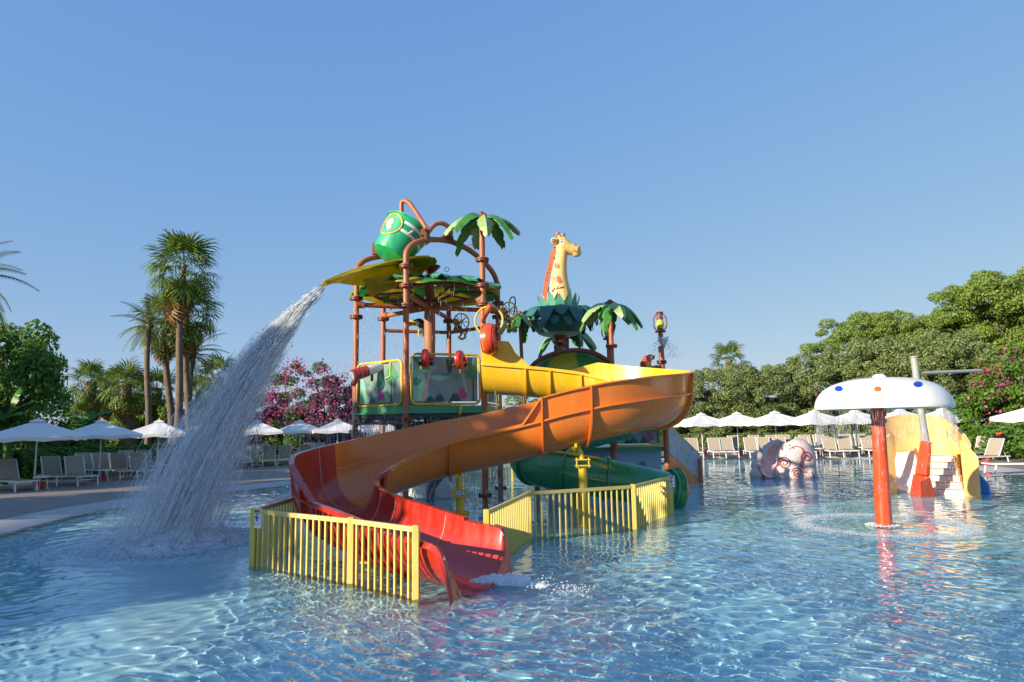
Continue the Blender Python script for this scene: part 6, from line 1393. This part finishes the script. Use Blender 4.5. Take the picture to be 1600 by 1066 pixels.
# --- banana plants
def ban_leaf(seed): return meshonly(bleaf(1.5, .30, seed, .25), FOL['ban'])
BN = [ban_leaf(s) for s in (11, 12, 13)]
def banana(label, px, d, zc, leaves, s=1.0):
    b = atd(px, d); T = thing('banana_plant', label, 'banana plant', (b.x, b.y, .03)); mb = MB(); mb.tube([(0, 0, -.1), (.05, 0, zc*.6), (0, 0, zc)], [.14, .11, .06], 10); obj('stem', mb, FOL['ban'], T, local=True)
    for i, (az, el, k) in enumerate(leaves):
        o = bpy.data.objects.new('leaf', BN[i % 3]); COL.objects.link(o); o.parent = T; o.location = (0, 0, zc-.05*i); o.rotation_euler = Euler((0, -R(el), R(az)), 'XYZ'); o.scale = (s*k,)*3
banana('bright green banana plant with upright leaves at the left edge', 10, 27, 2.6, [(60, 82, 1.0), (-10, 40, 1.0), (-35, 18, 1.15), (190, 50, 1.1), (150, 20, 1.1), (-100, 30, .9), (230, 8, 1.0), (20, 60, .9)], .95)
banana('banana plant with broad leaves above the second parasol from the left', 132, 34, 2.55, [(20, 30, 1.0), (170, 25, 1.1), (-5, 5, .9), (200, -5, 1.0), (-60, -20, 1.0), (100, 50, .9), (-120, -30, .8)], .95)
# red flower stand at the right
p = atd(1564, 31); T = thing('flower_stand', 'dark plant stand with a red flower on the lawn at the right', 'plant stand', tuple(p))
mb = MB(); mb.tube([p, p+Vector((0, 0, .95))], .03, 8); mb.lathe([(0, .02), (.2, .0), (.2, .03), (0, .05)], tuple(p), 14); obj('stand', mb, 'black', T)
mb = MB(); mb.lathe([(0, .95), (.12, .95), (.30, 1.08), (.28, 1.10), (0, 1.02)], tuple(p), 16); obj('dish', mb, 'black', T)
mb = MB()
for k in range(9): mb.ball(tuple(p+Vector((.08*math.cos(k*2.4)*(k > 0), .08*math.sin(k*2.4)*(k > 0), 1.16+.03*(k % 3)))), .05, 6, 5)
obj('red_flower', mb, 'mred', T)

# ---------------------------------------------------------------- moving water: built from thin strands and drops
def watermat(name, fac, col=(.85, .9, .95), tl=.5, glossy=.06):
    m = bpy.data.materials.new(name); m.use_nodes = True; n = m.node_tree; n.nodes.clear(); o = n.nodes.new('ShaderNodeOutputMaterial')
    df = n.nodes.new('ShaderNodeBsdfDiffuse'); tr = n.nodes.new('ShaderNodeBsdfTranslucent'); gl = n.nodes.new('ShaderNodeBsdfGlossy'); tp = n.nodes.new('ShaderNodeBsdfTransparent'); gl.inputs['Roughness'].default_value = .25
    for s_ in (df, tr): s_.inputs['Color'].default_value = (*col, 1)
    a = n.nodes.new('ShaderNodeMixShader'); a.inputs[0].default_value = tl; b = n.nodes.new('ShaderNodeMixShader'); b.inputs[0].default_value = glossy; c = n.nodes.new('ShaderNodeMixShader')
    g = n.nodes.new('ShaderNodeNewGeometry'); mr = n.nodes.new('ShaderNodeMapRange'); mr.inputs['To Min'].default_value = fac*.4; mr.inputs['To Max'].default_value = min(1, fac*1.6)
    n.links.new(g.outputs['Random Per Island'], mr.inputs['Value']); n.links.new(mr.outputs[0], c.inputs[0])
    n.links.new(df.outputs[0], a.inputs[1]); n.links.new(tr.outputs[0], a.inputs[2]); n.links.new(a.outputs[0], b.inputs[1]); n.links.new(gl.outputs[0], b.inputs[2]); n.links.new(tp.outputs[0], c.inputs[1]); n.links.new(b.outputs[0], c.inputs[2]); n.links.new(c.outputs[0], o.inputs[0]); return m
WJ = watermat('white_water_strands', .62, (1, 1, 1), glossy=.02); WM = watermat('fine_water_mist', .13, (1, 1, 1), glossy=0); WD = watermat('clear_water_drips', .34, glossy=.12); WF = watermat('white_foam', .6, tl=.3, glossy=.03)
rg = np.random.default_rng(5)
FM = mat('churned_white_foam', (.86, .90, .93), .55, .08, 14, .7, 60, trans=.25)
def churn(name, spine, w, h, n, label, vox=.02, seed=1):
    r_ = random.Random(seed); mb = MB(); L = len(spine)-1
    for i in range(n):
        q = i/n*L; k = min(int(q), L-1); p = Vector(spine[k]).lerp(Vector(spine[k+1]), q-k); ww = w*(.35+.65*math.sin(PI*min(1, (i+8)/n))); a = r_.uniform(0, 2*PI); rr = math.sqrt(r_.random())
        s_ = r_.uniform(.02, .06)*(1-.35*rr); mb.ball((p.x+ww*rr*math.cos(a), p.y+ww*rr*math.sin(a), h*(1-rr)*r_.uniform(0, 1)*math.sin(PI*min(1, (i+4)/n))), s_, 8, 6, (1.5, 1.5, .8))
    o = sculpt(name, mb, FM, None, vox, 2); return tag(o, label, 'splash')
churn('outlet_wash', [tuple(G(742, 909)), tuple(G(775, 910)), tuple(G(812, 912)), tuple(G(850, 917))], .15, .13, 520, 'churned white foam running out from the red slide outlet', .013, 2)
def strands(name, A, B, w, m, label, cat='falling water', group=None):
    """thin three-sided spindles from A to B"""
    n = len(A); D = B-A; D /= np.linalg.norm(D, axis=1)[:, None]+1e-9; x = np.cross(D, rg.normal(size=(n, 3))); x /= np.linalg.norm(x, axis=1)[:, None]+1e-9; y = np.cross(D, x); w = (w*np.ones(n))[:, None]; Mid = (A*.45+B*.55)
    V = np.stack([A, Mid+x*w, Mid-.5*x*w+.87*y*w, Mid-.5*x*w-.87*y*w, B], 1).reshape(-1, 3); b = (np.arange(n)*5)[:, None]
    F = np.concatenate([b+np.array(f) for f in ((0, 1, 2), (0, 2, 3), (0, 3, 1), (4, 2, 1), (4, 3, 2), (4, 1, 3))]); o = npmesh(name, V, F, m, kind='stuff')
    if label: tag(o, label, cat, group)
    return o
p0 = np.array(P(505, 450, 15.35)); p1 = np.array(G(262, 846)); Tt = .74
vh = (p1-p0)/Tt; v0 = np.array([vh[0], vh[1], (p1[2]-p0[2]+4.905*Tt**2)/Tt])
def traj(t, off): return p0+v0*t[:, None]+np.array([0, 0, -4.905])*(t**2)[:, None]+off
dirh = np.array([v0[0], v0[1], 0]); dirh /= np.linalg.norm(dirh); sideh = np.array([-dirh[1], dirh[0], 0])
def jet(name, n, m, w, L, sp, label, tmin=0, tmax=1.0):
    t = rg.uniform(tmin, tmax, n)**.85*Tt; cl = rg.integers(0, 42, n); cr = np.random.default_rng(8); cs = cr.normal(size=(42, 2)); sg = .05+sp*(t/Tt)**1.25
    k1 = cs[cl, 0]*.8+rg.normal(size=n)*.24; k2 = cs[cl, 1]*.8+rg.normal(size=n)*.24
    off = sideh*(k1*sg)[:, None]+dirh*(k2*sg*1.15)[:, None]+np.array([0, 0, 1])*(rg.normal(size=n)*sg*.25)[:, None]
    dt = L*rg.uniform(.4, 1.4, n); A = traj(t, off); B = traj(np.minimum(t+dt, Tt*1.02), off*(1+dt*.6)[:, None]); B[:, 2] = np.maximum(B[:, 2], .0); A[:, 2] = np.maximum(A[:, 2], .0)
    return strands(name, A, B, w*rg.uniform(.5, 1.6, n), m, label)
jet('waterfall_core', 6000, WJ, .0085, .045, .34, 'white stream of water pouring from the splash leaf into the pool')
jet('waterfall_drops', 1800, WF, .011, .010, .62, 'loose white drops flying round the stream from the splash leaf', .05)
jet('waterfall_spray', 8000, WM, .012, .09, .55, 'thin spray falling around the white stream on the left', .15)
# connected ribbons and sheets of water that tear apart on the way down
def ribbons(name, n, m, label, tmin, tmax, sp, r0, dtl, seed):
    rr = random.Random(seed); mb = MB()
    for _ in range(n):
        t0 = rr.uniform(tmin, tmax)*Tt; dt = rr.uniform(*dtl); sg = .045+sp*(t0/Tt)**1.2; a = rr.gauss(0, .62)*sg; b = rr.gauss(0, .62)*sg; c_ = rr.gauss(0, .2)*sg; R0 = r0*rr.uniform(.5, 1.3)*(1-.35*t0/Tt); pts = []; rad = []; K = 7; ph = rr.uniform(0, 6)
        for k in range(K+1):
            t = min(t0+dt*k/K, Tt*1.01); p = p0+v0*t+np.array([0, 0, -4.905])*t*t+sideh*(a*(1+dt*k/K)+.02*math.sin(ph+k*1.3))+dirh*b+np.array([0, 0, c_]); pts.append((p[0], p[1], max(p[2], .0))); rad.append(max(.003, R0*math.sin(PI*(k+.35)/(K+.7))*(.75+.25*math.sin(ph*3+k*2.1))))
        mb.tube(pts, rad, 6)
    o = obj(name, mb, m, kind='stuff', smooth=180); return tag(o, label, 'falling water')
WR = watermat('torn_water_sheet', .62, (1, 1, 1), tl=.45, glossy=.05)
ribbons('waterfall_sheet', 520, WR, 'torn sheets of white water in the upper part of the stream', 0, .42, .20, .042, (.05, .12), 3)
ribbons('waterfall_sheet', 640, WR, 'long torn ribbons of water in the lower part of the stream', .3, .92, .33, .030, (.05, .13), 4)
# dense head of the jet at the lip of the leaf
t = rg.uniform(0, .32, 1800)*Tt; off = sideh*(rg.normal(size=1800)*(.07+.25*t))[:, None]+np.array([0, 0, 1])*(rg.normal(size=1800)*(.05+.10*t))[:, None]
strands('waterfall_head', traj(t, off), traj(t+.05, off*1.05), .012*rg.uniform(.5, 1.5, 1800), WF, 'dense bright water leaving the tip of the yellow leaf')
# water lying on / running down the leaf is hidden; foam mound where the stream lands
def foam(name, c, rx, ry, h, n, label, m=WF, s=.02, ring=None):
    a = rg.uniform(0, 2*PI, n); r = np.sqrt(rg.uniform(0, 1, n)) if ring is None else ring+rg.normal(size=n)*(.07)
    q = np.stack([c[0]+rx*r*np.cos(a), c[1]+ry*r*np.sin(a), np.abs(rg.normal(size=n))*h*np.exp(-(r if ring is None else 0)**2*2.2)+.012], 1); d = rg.normal(size=(n, 3)); d /= np.linalg.norm(d, axis=1)[:, None]; k = s*rg.uniform(.4, 1.3, n)[:, None]
    return strands(name, q-d*k, q+d*k, (k[:, 0]*.8), m, label, 'splash')
foam('landing_splash', (-6.2, 12.7), 1.5, 1.6, .20, 9000, 'white splash where the stream lands in the pool', s=.014)
r_ = random.Random(4); mb = MB()
for i in range(900):
    a = r_.uniform(0, 2*PI); q = r_.random()**.7; s_ = r_.uniform(.03, .085)*(1-.45*q); mb.ball((-6.15+1.35*q*math.cos(a), 12.75+1.35*q*math.sin(a), .24*(1-q)**1.5*r_.random()-.01), s_, 8, 6, (1.3, 1.3, .9))
tag(sculpt('landing_foam', mb, FM, None, .026, 2), 'churned white foam heap under the falling stream on the left', 'splash')
WFD = watermat('thin_surface_foam', .10)
foam('drifting_foam', (-6.0, 12.4), 2.3, 1.9, .004, 5000, 'thin foam drifting around the landing splash', WFD, .045)
foam('mushroom_splash', (6.94, 13.25), 1.42, 1.42, .018, 7000, 'ring of small splashes under the mushroom shower', s=.011, ring=1.0, m=watermat('ring_foam', .40))
foam('mushroom_foot_splash', (6.94, 13.25), .30, .30, .04, 900, 'little splash round the foot of the red pole', s=.014)
# slide outlet wash
n = 380; tt = rg.uniform(0, 1, n); C = np.array([-.35, 9.1, 0])+np.array([1.15, -.62, 0])*tt[:, None]*1.0+np.stack([rg.normal(size=n)*.05+.2*tt*rg.normal(size=n)*.5, rg.normal(size=n)*(.05+.13*tt), np.abs(rg.normal(size=n))*(.025+.05*np.sin(tt*PI)**2*(1+np.sin(tt*11))*.6)+.01], 1)
d = rg.normal(size=(n, 3)); d /= np.linalg.norm(d, axis=1)[:, None]; k = .013*rg.uniform(.4, 1.2, n); strands('outlet_spray', C-d*k[:, None], C+d*k[:, None], k*.9, WF, 'fine drops over the foam at the red slide outlet', 'splash')
# curtains
def curtain(name, pts, z1, n, w, L, m, label, jitter=.03):
    pts = np.array([tuple(p) for p in pts], float); k = rg.integers(0, len(pts)-1, n); f = rg.uniform(size=n)[:, None]; C = pts[k]*(1-f)+pts[k+1]*f; C[:, :2] += rg.normal(size=(n, 2))*jitter
    z0 = C[:, 2]; za = z1+(z0-z1)*rg.uniform(0, 1, n)**1.0; A = C.copy(); A[:, 2] = za; B = C.copy(); B[:, 2] = np.maximum(za-L*rg.uniform(.4, 1.4, n), .0); B[:, :2] += rg.normal(size=(n, 2))*.008
    return strands(name, A, B, w*rg.uniform(.5, 1.5, n), m, label)
cc_ = cc; ringp = [(cc_.x+1.17*math.cos(2*PI*i/60), cc_.y+1.17*math.sin(2*PI*i/60), cc_.z) for i in range(61)]
curtain('mushroom_curtain', ringp, 1.66, 1000, .0036, .24, WD, 'short curtain of water threads hanging from the mushroom cap rim', .01)
curtain('mushroom_rain', ringp, .02, 700, .0045, .10, WD, 'drops falling from the mushroom cap into the pool', .03)
rim1 = [(TC.x+1.88*math.cos(2*PI*i/40), TC.y+1.88*math.sin(2*PI*i/40), 5.6) for i in range(41)]
curtain('canopy_drips', rim1, 2.6, 900, .006, .2, WD, 'thin drips falling from the leaf canopy rim inside the tower', .12)
hx = [(p.x, p.y, 2.36) for p in HX]+[(HX[0].x, HX[0].y, 2.36)]
curtain('platform_rain', hx, .02, 5200, .0075, .28, WD, 'rain of water threads falling from the platform edge', .14)
curtain('platform_rain', [(x+(TC.x-x)*.4, y+(TC.y-y)*.4, 2.3) for x, y, z in hx], .02, 2500, .0075, .28, WD, 'rain of water threads falling under the middle of the platform', .4)
lf_ = [tuple(P(560, 455, 17.0)), tuple(P(450, 640, 16.0))]
curtain('leaf_drizzle', [tuple(P(x, 560, 16.2)) for x in (420, 470, 520, 556)], .5, 1800, .006, .25, WM, 'faint drizzle between the stream and the tower', .35)
def thread(name, pts, r, label, m=WD): mb = MB(); mb.tube(pts, r, 6); o = obj(name, mb, m); o['kind'] = 'stuff'; tag(o, label, 'falling water')
strands('filler_stream', np.array([tuple(P(627.5+d_, 334, 17.75)) for d_ in np.linspace(-3, 3, 60)])+rg.normal(size=(60, 3))*.01, np.array([tuple(P(628+d_*1.2, 350, 17.8)) for d_ in np.linspace(-3, 3, 60)]), .012, WJ, 'short stream from the filler pipe into the green bucket')
q0 = P(770, 553, 16.85); strands('wheel_stream', np.array([[q0.x+rg.normal()*.02+.10*i/70, q0.y, q0.z-1.6*i/70] for i in range(70)]), np.array([[q0.x+rg.normal()*.02+.10*i/70, q0.y, q0.z-1.6*i/70-.12] for i in range(70)]), .007, WD, 'thin stream dripping from the red paddle wheel')
# small fountain on the lantern pipe
c = P(1036, 532, 22); A = []; B = []
for i in range(600):
    a = rg.uniform(0, 2*PI); v = rg.uniform(.5, 1.5); t = rg.uniform(.0, .42); f = lambda t: (c.x+v*math.cos(a)*t, c.y+v*math.sin(a)*t, c.z+.7*t-4.9*t*t); A.append(f(t)); B.append(f(t+.025))
strands('lantern_fountain', np.array(A), np.array(B), .010, WD, 'little fountain of drops spraying from the right lantern pipe')
n = 260; strands('lantern_fountain_core', np.array([[c.x+.16*math.cos(i)*(i/n), c.y+.16*math.sin(i)*(i/n), c.z-.35+.4*(i/n)] for i in range(n)]), np.array([[c.x+.19*math.cos(i)*(i/n), c.y+.19*math.sin(i)*(i/n), c.z-.25+.4*(i/n)] for i in range(n)]), .012, WJ, 'bright core of the lantern fountain')
c2 = P(553, 608, 16.9); strands('cannon_dribble', np.array([[c2.x-.03*i/40, c2.y, c2.z-.02*i] for i in range(60)])+rg.normal(size=(60, 3))*.02, np.array([[c2.x-.03*i/40, c2.y, c2.z-.02*i-.14] for i in range(60)])+rg.normal(size=(60, 3))*.02, .008, WD, 'dribble of water from the left water cannon')
